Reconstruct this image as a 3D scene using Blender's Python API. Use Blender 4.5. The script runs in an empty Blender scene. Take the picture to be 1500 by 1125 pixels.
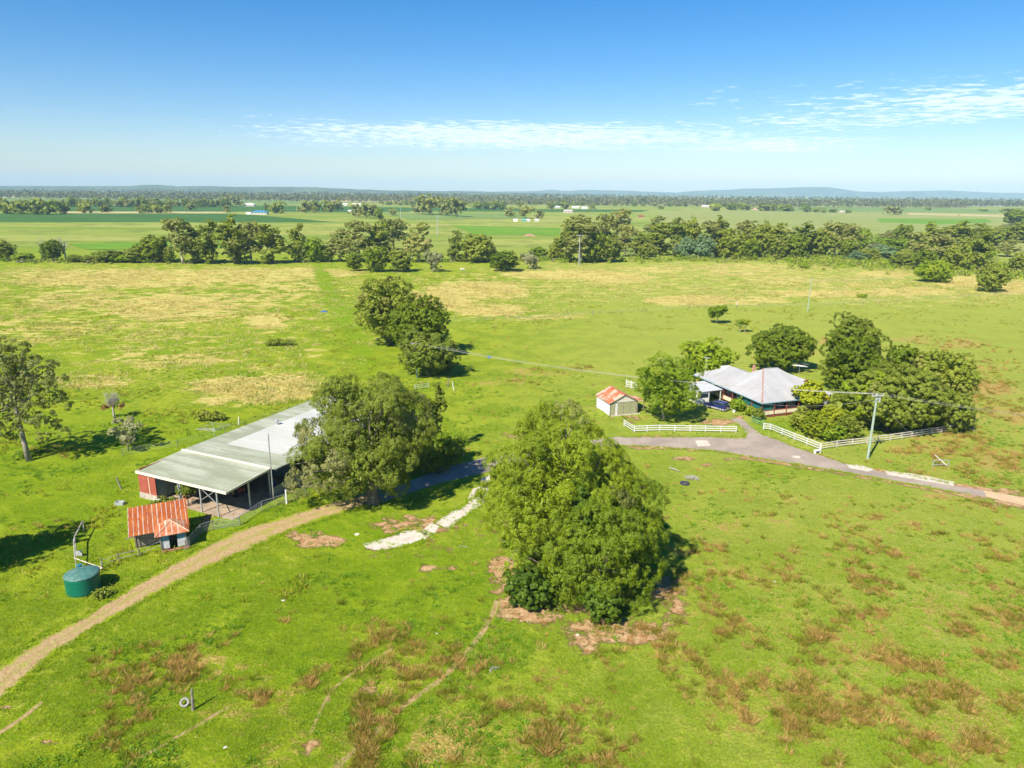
import bpy, math, random
import numpy as np
from mathutils import Vector, Matrix
R = math.radians
D = bpy.data
scene = bpy.context.scene
col = scene.collection

# ------------------------------------------------------------------ camera
H = 38.0; F = 1041.0
P = math.atan2(562.5 - 281, F); RL = math.atan2(14, 1500)
FW = Vector((0, math.cos(P), -math.sin(P))); R0 = Vector((1, 0, 0)); U0 = Vector((0, math.sin(P), math.cos(P)))
RR = math.cos(RL) * R0 + math.sin(RL) * U0; UU = -math.sin(RL) * R0 + math.cos(RL) * U0
cam = D.cameras.new('camera'); cam.sensor_width = 36; cam.lens = 36 * F / 1500
cam.clip_start = 0.5; cam.clip_end = 60000
co = D.objects.new('camera', cam); col.objects.link(co)
M = Matrix((RR, UU, -FW)).transposed().to_4x4(); M.translation = (0, 0, H)
co.matrix_world = M
scene.camera = co

def G(u, v, z=0.0):
    "a point of the photograph (1500 x 1125) on the level plane at height z"
    d = FW + (u - 750) / F * RR + (562.5 - v) / F * UU
    t = (z - H) / d.z
    return (d.x * t, d.y * t)
def top_z(u, v, y):
    d = FW + (u - 750) / F * RR + (562.5 - v) / F * UU
    return H + d.z * y / d.y
def depth(x, y, z=0):
    return Vector((x, y, z - H)).dot(FW)
def PX(x, y):
    "where level ground points fall in the photograph (arrays)"
    w = y * FW.y - H * FW.z
    a = x * RR.x + y * RR.y - H * RR.z; b = x * UU.x + y * UU.y - H * UU.z
    return 750 + F * a / w, 562.5 - F * b / w

# ------------------------------------------------------------------ world, sun, exposure
SUN_EL = 46; SAZ = 55
sunv = Vector((-math.cos(R(SAZ)) * math.cos(R(SUN_EL)), -math.sin(R(SAZ)) * math.cos(R(SUN_EL)), math.sin(R(SUN_EL))))
W = D.worlds.new('World'); scene.world = W; W.use_nodes = True
nt = W.node_tree; nt.nodes.clear()
def N(nt, t, **k):
    n = nt.nodes.new(t)
    for a, b in k.items(): setattr(n, a, b)
    return n
def L(nt, a, b): nt.links.new(a, b)
def setin(nt, s, v):
    if isinstance(v, bpy.types.NodeSocket): L(nt, v, s)
    elif isinstance(v, tuple) and len(v) == 3 and s.type == 'RGBA': s.default_value = (*v, 1)
    else: s.default_value = v
def math_(nt, op, a, b=0.0, c=None, clamp=False):
    n = N(nt, 'ShaderNodeMath', operation=op, use_clamp=clamp)
    setin(nt, n.inputs[0], a); setin(nt, n.inputs[1], b)
    if c is not None: setin(nt, n.inputs[2], c)
    return n.outputs[0]
def mix(nt, f, a, b, mode='MIX'):
    n = N(nt, 'ShaderNodeMix', data_type='RGBA', blend_type=mode)
    setin(nt, n.inputs[0], f); setin(nt, n.inputs[6], a); setin(nt, n.inputs[7], b)
    return n.outputs[2]
def ramp(nt, f, a, b, smooth=True):
    n = N(nt, 'ShaderNodeMapRange', interpolation_type='SMOOTHSTEP' if smooth else 'LINEAR')
    setin(nt, n.inputs[0], f); n.inputs[1].default_value = a; n.inputs[2].default_value = b
    return n.outputs[0]
def noise(nt, vec, scale, detail=3, rough=.55, dist=0, out=0):
    n = N(nt, 'ShaderNodeTexNoise')
    if vec is not None: L(nt, vec, n.inputs['Vector'])
    n.inputs['Scale'].default_value = scale; n.inputs['Detail'].default_value = detail
    n.inputs['Roughness'].default_value = rough; n.inputs['Distortion'].default_value = dist
    return n.outputs[out]
sky = N(nt, 'ShaderNodeTexSky', sky_type='NISHITA')
sky.sun_disc = False; sky.sun_elevation = R(SUN_EL); sky.sun_rotation = math.atan2(sunv.x, sunv.y)
sky.air_density = 1.0; sky.dust_density = 0.25; sky.ozone_density = 3.5; sky.altitude = 0
hs = N(nt, 'ShaderNodeHueSaturation'); hs.inputs['Saturation'].default_value = 1.46; hs.inputs['Value'].default_value = 1.0
L(nt, sky.outputs[0], hs.inputs['Color'])
# a thin layer of broken cloud: the view direction carried up to a flat layer
tc = N(nt, 'ShaderNodeTexCoord'); sp = N(nt, 'ShaderNodeSeparateXYZ'); L(nt, tc.outputs['Generated'], sp.inputs[0])
zz = math_(nt, 'MAXIMUM', sp.outputs[2], 0.01)
cx = math_(nt, 'DIVIDE', sp.outputs[0], zz); cy = math_(nt, 'DIVIDE', sp.outputs[1], zz)
cb = N(nt, 'ShaderNodeCombineXYZ'); L(nt, cx, cb.inputs[0]); L(nt, cy, cb.inputs[1])
az = math_(nt, 'DIVIDE', sp.outputs[0], math_(nt, 'MAXIMUM', sp.outputs[1], 0.05))
cm = N(nt, 'ShaderNodeMapping'); L(nt, cb.outputs[0], cm.inputs[0]); cm.inputs['Scale'].default_value = (1.25, 1.25, 1); cm.inputs['Rotation'].default_value = (0, 0, R(-8))
n1 = noise(nt, cm.outputs[0], 3.0, 6, .66, .2); n2 = noise(nt, cm.outputs[0], .6, 3, .5)
dens = math_(nt, 'ADD', math_(nt, 'MULTIPLY', n1, .85), math_(nt, 'MULTIPLY', n2, .3))
el = sp.outputs[2]
def bump_(x, c, w):   # smooth hump
    d_ = math_(nt, 'DIVIDE', math_(nt, 'SUBTRACT', x, c), w)
    return math_(nt, 'MAXIMUM', math_(nt, 'SUBTRACT', 1.0, math_(nt, 'MULTIPLY', d_, d_)), 0.0)
band1 = math_(nt, 'MULTIPLY', bump_(el, .072, .026), bump_(az, .0, .48))
elb = math_(nt, 'SUBTRACT', el, math_(nt, 'MULTIPLY', az, .05))
band2 = math_(nt, 'MULTIPLY', math_(nt, 'MULTIPLY', bump_(elb, .070, .030), bump_(az, .62, .48)), .88)
band3 = math_(nt, 'MAXIMUM', math_(nt, 'MULTIPLY', math_(nt, 'MULTIPLY', bump_(el, .113, .022), bump_(az, .50, .35)), .62), math_(nt, 'MULTIPLY', math_(nt, 'MULTIPLY', bump_(el, .060, .016), bump_(az, .33, .24)), .85))
band = math_(nt, 'MAXIMUM', math_(nt, 'MAXIMUM', band1, band2), band3)
thr = math_(nt, 'SUBTRACT', dens, math_(nt, 'MULTIPLY', math_(nt, 'SUBTRACT', 1.0, band), .30))
cmask = math_(nt, 'MULTIPLY', ramp(nt, thr, .43, .60), .55)
skyc = mix(nt, cmask, mix(nt, 1.0, hs.outputs[0], (.99, .965, 1.05), 'MULTIPLY'), (10.6, 11.0, 11.9))
bg = N(nt, 'ShaderNodeBackground'); bg.inputs[1].default_value = 0.072
wo = N(nt, 'ShaderNodeOutputWorld'); L(nt, skyc, bg.inputs[0]); L(nt, bg.outputs[0], wo.inputs[0])
sl = D.lights.new('sun', 'SUN'); sl.energy = 5.0; sl.angle = R(0.5); sl.color = (1, .93, .80)
so = D.objects.new('sun', sl); col.objects.link(so); so.rotation_euler = sunv.to_track_quat('Z', 'Y').to_euler()
scene.view_settings.view_transform = 'Standard'; scene.view_settings.look = 'None'
scene.view_settings.gamma = 1; scene.view_settings.exposure = 0.92; scene.view_settings.use_curve_mapping = False
scene.cycles.max_bounces = 6; scene.cycles.diffuse_bounces = 3; scene.cycles.volume_bounces = 0
scene.cycles.transparent_max_bounces = 8; scene.cycles.use_denoising = True; scene.cycles.use_adaptive_sampling = True
scene.cycles.adaptive_threshold = 0.02

# ------------------------------------------------------------------ helpers
rng = np.random.default_rng(7); random.seed(7)
def tag(o, label=None, cat=None, group=None, kind=None):
    if label: o['label'] = label
    if cat: o['category'] = cat
    if group: o['group'] = group
    if kind: o['kind'] = kind
    return o
def empty(name, loc=(0, 0, 0), rz=0, label=None, cat=None, group=None):
    o = D.objects.new(name, None); col.objects.link(o); o.location = loc; o.rotation_euler = (0, 0, rz)
    o.empty_display_size = .2
    return tag(o, label, cat, group)
def link(name, me, parent=None, loc=None):
    o = D.objects.new(name, me); col.objects.link(o)
    if parent is not None: o.parent = parent
    if loc is not None: o.location = loc
    return o
def copy_tree(o, parent=None):
    c = o.copy(); col.objects.link(c)
    if parent is not None: c.parent = parent
    for ch in list(o.children): copy_tree(ch, c)
    return c
class MB:
    def __init__(s): s.v = []; s.f = []
    def add(s, vs, fs):
        n = len(s.v); s.v += [tuple(p) for p in vs]; s.f += [tuple(i + n for i in f) for f in fs]; return s
    def box(s, x0, x1, y0, y1, z0, z1):
        return s.add([(x, y, z) for z in (z0, z1) for y in (y0, y1) for x in (x0, x1)],
                     [(0, 2, 3, 1), (4, 5, 7, 6), (0, 1, 5, 4), (2, 6, 7, 3), (0, 4, 6, 2), (1, 3, 7, 5)])
    def bar(s, a, b, w, h=None):      # a squared bar from a to b
        h = h or w; a = Vector(a); b = Vector(b); d = (b - a).normalized()
        sd = d.cross(Vector((0, 0, 1)))
        if sd.length < .05: sd = Vector((1, 0, 0))
        sd.normalize(); up = sd.cross(d)
        vs = [p + sd * i * w / 2 + up * j * h / 2 for p in (a, b) for i, j in ((-1, -1), (1, -1), (1, 1), (-1, 1))]
        return s.add(vs, [(0, 3, 2, 1), (4, 5, 6, 7), (0, 1, 5, 4), (1, 2, 6, 5), (2, 3, 7, 6), (3, 0, 4, 7)])
    def tube(s, pts, rad, n=6, cap=True):
        pts = [Vector(p) for p in pts]; m = len(pts)
        if not hasattr(rad, '__len__'): rad = [rad] * m
        base = len(s.v)
        for i, p in enumerate(pts):
            d = (pts[min(i + 1, m - 1)] - pts[max(i - 1, 0)]).normalized()
            a = d.cross(Vector((.13, .99, .05))) if abs(d.y) < .9 else d.cross(Vector((1, 0, 0)))
            a.normalize(); b = d.cross(a)
            for k in range(n):
                t = 2 * math.pi * k / n
                s.v.append(tuple(p + (a * math.cos(t) + b * math.sin(t)) * rad[i]))
        for i in range(m - 1):
            for k in range(n):
                q = base + i * n; k2 = (k + 1) % n
                s.f.append((q + k, q + k2, q + n + k2, q + n + k))
        if cap:
            s.f.append(tuple(base + k for k in range(n))[::-1]); s.f.append(tuple(base + (m - 1) * n + k for k in range(n)))
        return s
    def slab(s, poly, t):             # a roof sheet or board: polygon in 3-D thickened downwards
        n = len(poly); vs = [Vector(p) for p in poly] + [Vector(p) - Vector((0, 0, t)) for p in poly]
        fs = [tuple(range(n)), tuple(range(2 * n - 1, n - 1, -1))]
        fs += [(i, i + n, (i + 1) % n + n, (i + 1) % n) for i in range(n)]
        return s.add(vs, fs)
    def mesh(s, name, mats, smooth=False):
        me = D.meshes.new(name); me.from_pydata(s.v, [], s.f)
        for m in (mats if isinstance(mats, (list, tuple)) else [mats]): me.materials.append(m)
        if smooth: me.polygons.foreach_set('use_smooth', [True] * len(me.polygons))
        me.update(); return me
    def build(s, name, mats, parent=None, smooth=False, loc=None):
        return link(name, s.mesh(name, mats, smooth), parent, loc)
def sag(a, b, s_, n=24):
    a = Vector(a); b = Vector(b)
    return [a.lerp(b, i / n) - Vector((0, 0, 4 * s_ * (i / n) * (1 - i / n))) for i in range(n + 1)]
# numpy value noise
def vnoise(x, y, seed=0):
    xi = np.floor(x).astype(np.int64); yi = np.floor(y).astype(np.int64); fx = x - xi; fy = y - yi
    fx = fx * fx * (3 - 2 * fx); fy = fy * fy * (3 - 2 * fy)
    def h(a, b):
        n = (a * 374761393 + b * 668265263 + seed * 974634777) & 0x7fffffff
        n = ((n ^ (n >> 13)) * 1274126177) & 0x7fffffff
        return ((n ^ (n >> 16)) & 0xffff) / 65535.0
    return (h(xi, yi) * (1 - fx) + h(xi + 1, yi) * fx) * (1 - fy) + (h(xi, yi + 1) * (1 - fx) + h(xi + 1, yi + 1) * fx) * fy
def fbm(x, y, s, seed=0, o=4):
    t = 0; a = .5; q = 0
    for i in range(o):
        t = t + a * vnoise(x / s * 2 ** i, y / s * 2 ** i, seed + i); q += a; a *= .5
    return t / q

# ------------------------------------------------------------------ materials
MATS = {}
def newmat(name):
    m = D.materials.new(name); m.use_nodes = True; nt = m.node_tree; nt.nodes.clear()
    out = N(nt, 'ShaderNodeOutputMaterial'); b = N(nt, 'ShaderNodeBsdfPrincipled'); L(nt, b.outputs[0], out.inputs[0])
    b.inputs['Specular IOR Level'].default_value = .3
    return m, nt, b, out
def plain(name, c, rough=.7, var=.25, scale=3.0, c2=None, metal=0, bump=.1, bscale=30, spec=.3, f2=(.45, .7)):
    "a colour with patchy variation, a second colour for wear, and a fine bump"
    if name in MATS: return MATS[name]
    m, nt, b, out = newmat(name)
    tc = N(nt, 'ShaderNodeTexCoord').outputs['Object']
    n = noise(nt, tc, scale, 5, .6)
    dark = tuple(x * (1 - var) for x in c); light = tuple(min(1, x * (1 + var)) for x in c)
    cc = mix(nt, ramp(nt, n, .3, .7), dark, light)
    if c2: cc = mix(nt, ramp(nt, noise(nt, tc, scale * 1.7, 6, .7), *f2), cc, c2)
    L(nt, cc, b.inputs['Base Color']); b.inputs['Roughness'].default_value = rough; b.inputs['Metallic'].default_value = metal
    b.inputs['Specular IOR Level'].default_value = spec
    if bump:
        bp = N(nt, 'ShaderNodeBump'); bp.inputs['Strength'].default_value = bump; bp.inputs['Distance'].default_value = .02
        L(nt, noise(nt, tc, bscale, 3), bp.inputs['Height']); L(nt, bp.outputs[0], b.inputs['Normal'])
    MATS[name] = m; return m
def corrugated(name, c, c2, axis=0, pitch=.15, patch=(.4, .7), pscale=.35, stretch=(1, 1, 1), rough=.5, lap=None, lapc=(.6, .6, .58), metal=.0, c3=None, depth_=.03, bs=.6):
    "ribbed sheet metal: ribs along one local axis, blotches of a second colour, paler lap lines"
    m, nt, b, out = newmat(name)
    tc = N(nt, 'ShaderNodeTexCoord').outputs['Object']
    sp = N(nt, 'ShaderNodeSeparateXYZ'); L(nt, tc, sp.inputs[0]); x = sp.outputs[axis]
    mp = N(nt, 'ShaderNodeMapping'); L(nt, tc, mp.inputs[0]); mp.inputs['Scale'].default_value = stretch
    n = noise(nt, mp.outputs[0], pscale, 6, .65)
    cc = mix(nt, ramp(nt, n, *patch), c, c2)
    # every sheet weathers a little differently
    si = math_(nt, 'FLOOR', math_(nt, 'DIVIDE', x, .76)); wn = N(nt, 'ShaderNodeTexWhiteNoise', noise_dimensions='1D'); L(nt, si, wn.inputs['W'])
    cc = mix(nt, math_(nt, 'MULTIPLY', wn.outputs[0], .3), cc, (0.02, .015, .01) if c3 is None else c3)
    grime = noise(nt, tc, 2.2, 6, .7); cc = mix(nt, math_(nt, 'MULTIPLY', ramp(nt, grime, .5, .8), .35), cc, tuple(v * .5 for v in c))
    if lap:
        fr = math_(nt, 'FRACT', math_(nt, 'DIVIDE', x, lap)); w = N(nt, 'ShaderNodeTexWhiteNoise', noise_dimensions='1D'); L(nt, math_(nt, 'FLOOR', math_(nt, 'DIVIDE', x, lap)), w.inputs['W'])
        lw = math_(nt, 'ADD', math_(nt, 'MULTIPLY', w.outputs[0], .16), .05)
        lm = math_(nt, 'LESS_THAN', fr, lw)
        lm = math_(nt, 'MULTIPLY', lm, ramp(nt, noise(nt, tc, 1.3, 4), .3, .5))
        cc = mix(nt, lm, cc, lapc)
    L(nt, cc, b.inputs['Base Color']); b.inputs['Roughness'].default_value = rough; b.inputs['Metallic'].default_value = metal
    s_ = math_(nt, 'SINE', math_(nt, 'MULTIPLY', x, 2 * math.pi / pitch))
    bp = N(nt, 'ShaderNodeBump'); bp.inputs['Strength'].default_value = bs; bp.inputs['Distance'].default_value = depth_
    L(nt, s_, bp.inputs['Height']); L(nt, bp.outputs[0], b.inputs['Normal'])
    return m
def foliage(name, a, b_, c_, trans=.3):
    "leaf colours: a and b by clump, c for odd off-colour or dead leaves"
    m, nt, b, out = newmat(name)
    at = N(nt, 'ShaderNodeAttribute', attribute_name='var'); sp = N(nt, 'ShaderNodeSeparateColor'); L(nt, at.outputs['Color'], sp.inputs[0])
    cc = mix(nt, sp.outputs[0], a, b_); cc = mix(nt, ramp(nt, sp.outputs[1], .8, 1.0), cc, c_)
    cc = mix(nt, math_(nt, 'MULTIPLY', sp.outputs[2], .4), cc, tuple(v * .55 for v in a))
    oi = N(nt, 'ShaderNodeObjectInfo'); hs = N(nt, 'ShaderNodeHueSaturation'); L(nt, cc, hs.inputs['Color'])
    L(nt, math_(nt, 'ADD', math_(nt, 'MULTIPLY', oi.outputs['Random'], .36), .84), hs.inputs['Value'])
    L(nt, math_(nt, 'ADD', math_(nt, 'MULTIPLY', oi.outputs['Random'], -.016), .508), hs.inputs['Hue'])
    cc = hs.outputs[0]
    L(nt, cc, b.inputs['Base Color']); b.inputs['Roughness'].default_value = .55; b.inputs['Specular IOR Level'].default_value = .25
    tr = N(nt, 'ShaderNodeBsdfTranslucent'); L(nt, mix(nt, 1.0, cc, (1.0, 1.0, .45), 'MULTIPLY'), tr.inputs[0])
    ms = N(nt, 'ShaderNodeMixShader'); ms.inputs[0].default_value = trans
    L(nt, b.outputs[0], ms.inputs[1]); L(nt, tr.outputs[0], ms.inputs[2]); L(nt, ms.outputs[0], out.inputs[0])
    return m
FOL = dict(
    melaleuca=foliage('melaleuca_leaf', (.150, .225, .007), (.275, .350, .009), (.36, .33, .14), .25),
    broad=foliage('broad_leaf', (.150, .205, .018), (.270, .325, .030), (.40, .34, .19), .28),
    creeper=foliage('creeper_leaf', (.065, .125, .006), (.125, .20, .008), (.20, .28, .04), .2),
    fig=foliage('fig_leaf', (.125, .190, .008), (.230, .300, .012), (.28, .31, .03), .3),
    bright=foliage('bright_leaf', (.190, .300, .010), (.310, .410, .015), (.38, .42, .03), .35),
    olive=foliage('olive_leaf', (.190, .250, .022), (.310, .360, .036), (.34, .30, .09), .3),
    gum=foliage('gum_leaf', (.250, .285, .065), (.380, .400, .095), (.42, .34, .16), .35),
    grey=foliage('grey_leaf', (.27, .29, .13), (.38, .38, .20), (.43, .38, .26), .25),
    gold=foliage('golden_leaf', (.27, .35, .010), (.42, .44, .012), (.48, .40, .03), .35),
    orange=foliage('dead_orange_leaf', (.24, .125, .04), (.34, .20, .07), (.3, .25, .10), .2),
    teal=foliage('blue_green_leaf', (.12, .21, .09), (.18, .27, .11), (.22, .26, .1), .25))
BARK = plain('bark', (.16, .12, .085), .9, .35, 2.5, (.28, .25, .21), bump=.4, bscale=12)
PALEBARK = plain('pale_bark', (.45, .40, .33), .85, .25, 1.5, (.2, .16, .12), bump=.2, bscale=10)
DEADWOOD = plain('dead_wood', (.38, .35, .32), .9, .25, 4, (.16, .13, .11), bump=.4, bscale=20)
TIMBER = plain('old_timber', (.24, .205, .17), .9, .3, 5, (.11, .09, .075), bump=.4, bscale=25)
WHITE = plain('white_paint', (.58, .58, .56), .6, .06, 2, (.42, .38, .33), f2=(.6, .85))
CREAM = plain('cream_paint', (.66, .58, .42), .7, .08, 1.5, (.45, .38, .28), f2=(.6, .85))
CREAMY = plain('pale_cream_metal', (.68, .62, .48), .5, .06, 2)
GALV = plain('galvanised_steel', (.45, .46, .47), .45, .12, 4, metal=.4)
DARKMETAL = plain('dark_steel', (.06, .06, .065), .6, .2, 4)
REDPAINT = plain('red_brown_paint', (.24, .060, .040), .7, .15, 4)
TEAL = plain('teal_blind', (.012, .115, .105), .7, .12, 3)
BLACK = plain('black_rubber', (.02, .02, .022), .8, .2, 6)
GLASS = plain('dark_window_glass', (.02, .03, .04), .08, .2, 1, spec=.6, bump=0)
WIRE = plain('wire', (.34, .33, .31), .5, .05, 1, metal=.2, bump=0)
CONCR = plain('concrete', (.40, .36, .31), .9, .18, 1.2, (.26, .19, .12), bump=.3)
BRICK = plain('brick', (.30, .10, .06), .9, .25, 6, (.35, .27, .2), bump=.3)
POLEGREEN = plain('treated_pole', (.28, .37, .29), .85, .15, 2.5, (.38, .40, .34), bump=.2)

# ------------------------------------------------------------------ leaf meshes
def quads_mesh(name, c, nrm, size, var, mat, aspect=.6, upright=False):
    "n leaf faces: centres c, normals nrm, half sizes, colour variation (n,3)"
    n = len(c)
    nrm = nrm / np.maximum(np.linalg.norm(nrm, axis=1, keepdims=True), 1e-6)
    t = rng.normal(size=(n, 3)); a = np.cross(nrm, t); a /= np.maximum(np.linalg.norm(a, axis=1, keepdims=True), 1e-6)
    b = np.cross(nrm, a)
    s = size[:, None]
    v = np.empty((n, 4, 3))
    v[:, 0] = c - a * s; v[:, 1] = c - b * s * aspect + nrm * s * .15; v[:, 2] = c + a * s * 1.05; v[:, 3] = c + b * s * aspect
    me = D.meshes.new(name); me.vertices.add(n * 4); me.loops.add(n * 4); me.polygons.add(n)
    me.vertices.foreach_set('co', v.reshape(-1)); me.loops.foreach_set('vertex_index', np.arange(n * 4, dtype=np.int32))
    me.polygons.foreach_set('loop_start', np.arange(0, n * 4, 4, dtype=np.int32)); me.polygons.foreach_set('loop_total', np.full(n, 4, dtype=np.int32))
    at = me.attributes.new('var', 'FLOAT_COLOR', 'POINT')
    cc = np.ones((n, 4, 4), dtype=np.float32); cc[:, :, :3] = var[:, None, :]; at.data.foreach_set('color', cc.reshape(-1))
    me.materials.append(mat); me.update(); me.validate(); return me
def rdir(n):
    d = rng.normal(size=(n, 3)); return d / np.linalg.norm(d, axis=1, keepdims=True)
def crown_pts(lobes, nc, rc, lpc, leaf, zmin=.3, inner=.25, flat=.8, shell=.25, bump=2.1, sub=7):
    "crown = lobes > bumps on their skin > clumps on each bump > leaves on each clump"
    lobes = np.array(lobes, float); C0 = lobes[:, :3]; RA = lobes[:, 3:6]
    area = (RA[:, 0] * RA[:, 1] + RA[:, 0] * RA[:, 2] + RA[:, 1] * RA[:, 2]); pr_ = area / area.sum()
    nb = max(6, nc // sub); R1 = rc * bump; B_, Nb = [], []; tries = 0; sep = 1.35 * R1
    while len(B_) < nb and tries < 40:
        tries += 1; k = max(nb * 2, 120); li = rng.choice(len(lobes), k, p=pr_); d = rdir(k); sep *= .94
        d[:, 2] = np.where((d[:, 2] < -.3) & (rng.random(k) < .5), -d[:, 2], d[:, 2])
        p = C0[li] + d * np.maximum(RA[li] - R1 * .55, RA[li] * .4) * (1 - shell * rng.random((k, 1)) ** 1.5)
        q = np.linalg.norm((p[:, None] - C0[None]) / RA[None], axis=2); q[np.arange(k), li] = 9
        ok = (q.min(1) > .62) & (p[:, 2] > zmin + rc * .3); nn = d / RA[li]; nn /= np.linalg.norm(nn, axis=1, keepdims=True)
        for a, b in zip(p[ok], nn[ok]):
            if len(B_) >= nb: break
            if B_ and np.min(np.linalg.norm(np.array(B_) - a, axis=1)) < sep: continue
            B_.append(a); Nb.append(b)
    B_ = np.array(B_); Nb = np.array(Nb); m1 = len(B_); r1 = R1 * (.6 + .75 * rng.random(m1)); bv = rng.random((m1, 3))
    i1 = np.repeat(np.arange(m1), int(np.ceil(nc / m1))); d1 = rdir(len(i1)) + Nb[i1] * .75; d1[:, 2] += .25; d1 /= np.linalg.norm(d1, axis=1, keepdims=True)
    P_ = B_[i1] + d1 * r1[i1][:, None] * (.8 + .35 * rng.random((len(i1), 1))) * np.array([1, 1, .85]); m = len(P_)
    Nn = d1 * .8 + Nb[i1] * .35; Nn /= np.linalg.norm(Nn, axis=1, keepdims=True)
    rr = rc * (.45 + .6 * rng.random(m)); cv = bv[i1] * .6 + rng.random((m, 3)) * .4; cv[:, 2] = cv[:, 2] ** 2
    idx = np.repeat(np.arange(m), lpc); n = len(idx)
    d = rdir(n) + Nn[idx] * .5; d[:, 2] += .12; d /= np.linalg.norm(d, axis=1, keepdims=True)
    c = P_[idx] + d * rr[idx][:, None] * (.45 + .6 * rng.random((n, 1)) ** .6) * np.array([1, 1, flat])
    nr = d * .75 + Nn[idx] * .5 + rng.normal(size=(n, 3)) * .38
    sz = leaf * (.55 + .8 * rng.random(n))
    var = np.clip(cv[idx] * .8 + rng.random((n, 3)) * .3 - .05, 0, 1); var[:, 1] = rng.random(n)
    var[:, 1] = np.where(bv[i1][idx][:, 1] > .93, .8 + .2 * rng.random(n), var[:, 1] * .9)
    k = int(n * inner)
    li = rng.choice(len(lobes), k, p=pr_); d2 = rdir(k); c2 = C0[li] + d2 * RA[li] * (.25 + .5 * rng.random((k, 1)))
    v2 = rng.random((k, 3)) * .6; s2 = leaf * 2.4 * (.7 + .6 * rng.random(k))
    c = np.vstack([c, c2]); nr = np.vstack([nr, rdir(k) + d2 * .3]); sz = np.concatenate([sz, s2]); var = np.vstack([var, v2])
    ok = c[:, 2] > zmin * .6
    return c[ok], nr[ok], sz[ok], var[ok], P_
def crown(name, mat, parent, lobes, nc, rc, lpc, leaf, aspect=.6, **k):
    c, nr, sz, var, P_ = crown_pts(lobes, nc, rc, lpc, leaf, **k)
    me = quads_mesh(name, c, nr, sz, var, mat, aspect)
    return (link(name, me, parent) if parent is not None else me), P_
def limbs(mb, base, r0, h, targets, rad=.35, segs=5, lean=(0, 0), seed=0, n=7):
    "a tapered trunk that forks into limbs ending at the target points"
    rn = random.Random(seed); base = Vector(base)
    topp = base + Vector((lean[0], lean[1], h))
    pts = [base + Vector((0, 0, -.15))]; rr = [r0 * 1.35]
    for i in range(1, segs + 1):
        t = i / segs; pts.append(base.lerp(topp, t) + Vector((rn.uniform(-1, 1), rn.uniform(-1, 1), 0)) * r0 * .5 * (i < segs)); rr.append(r0 * (1.05 - .45 * t))
    mb.tube(pts, rr, n)
    for tg in targets:
        tg = Vector(tg); t = rn.uniform(.55, 1.0); st = base.lerp(topp, t); mid = st.lerp(tg, .45) + Vector((rn.uniform(-.4, .4), rn.uniform(-.4, .4), -.12 * (tg - st).length * rn.random()))
        r = r0 * rad * rn.uniform(.7, 1.2)
        mb.tube([st, st.lerp(mid, .5) + Vector((0, 0, .1)), mid, mid.lerp(tg, .5) + Vector((rn.uniform(-.3, .3), rn.uniform(-.3, .3), .1)), tg], [r, r * .85, r * .65, r * .45, r * .18], 5)
    return mb
def tree_at(u, v, name, label, cat, group=None, z=0):
    x, y = G(u, v); return empty(name, (x, y, 0), 0, label, cat, group), x, y

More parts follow.
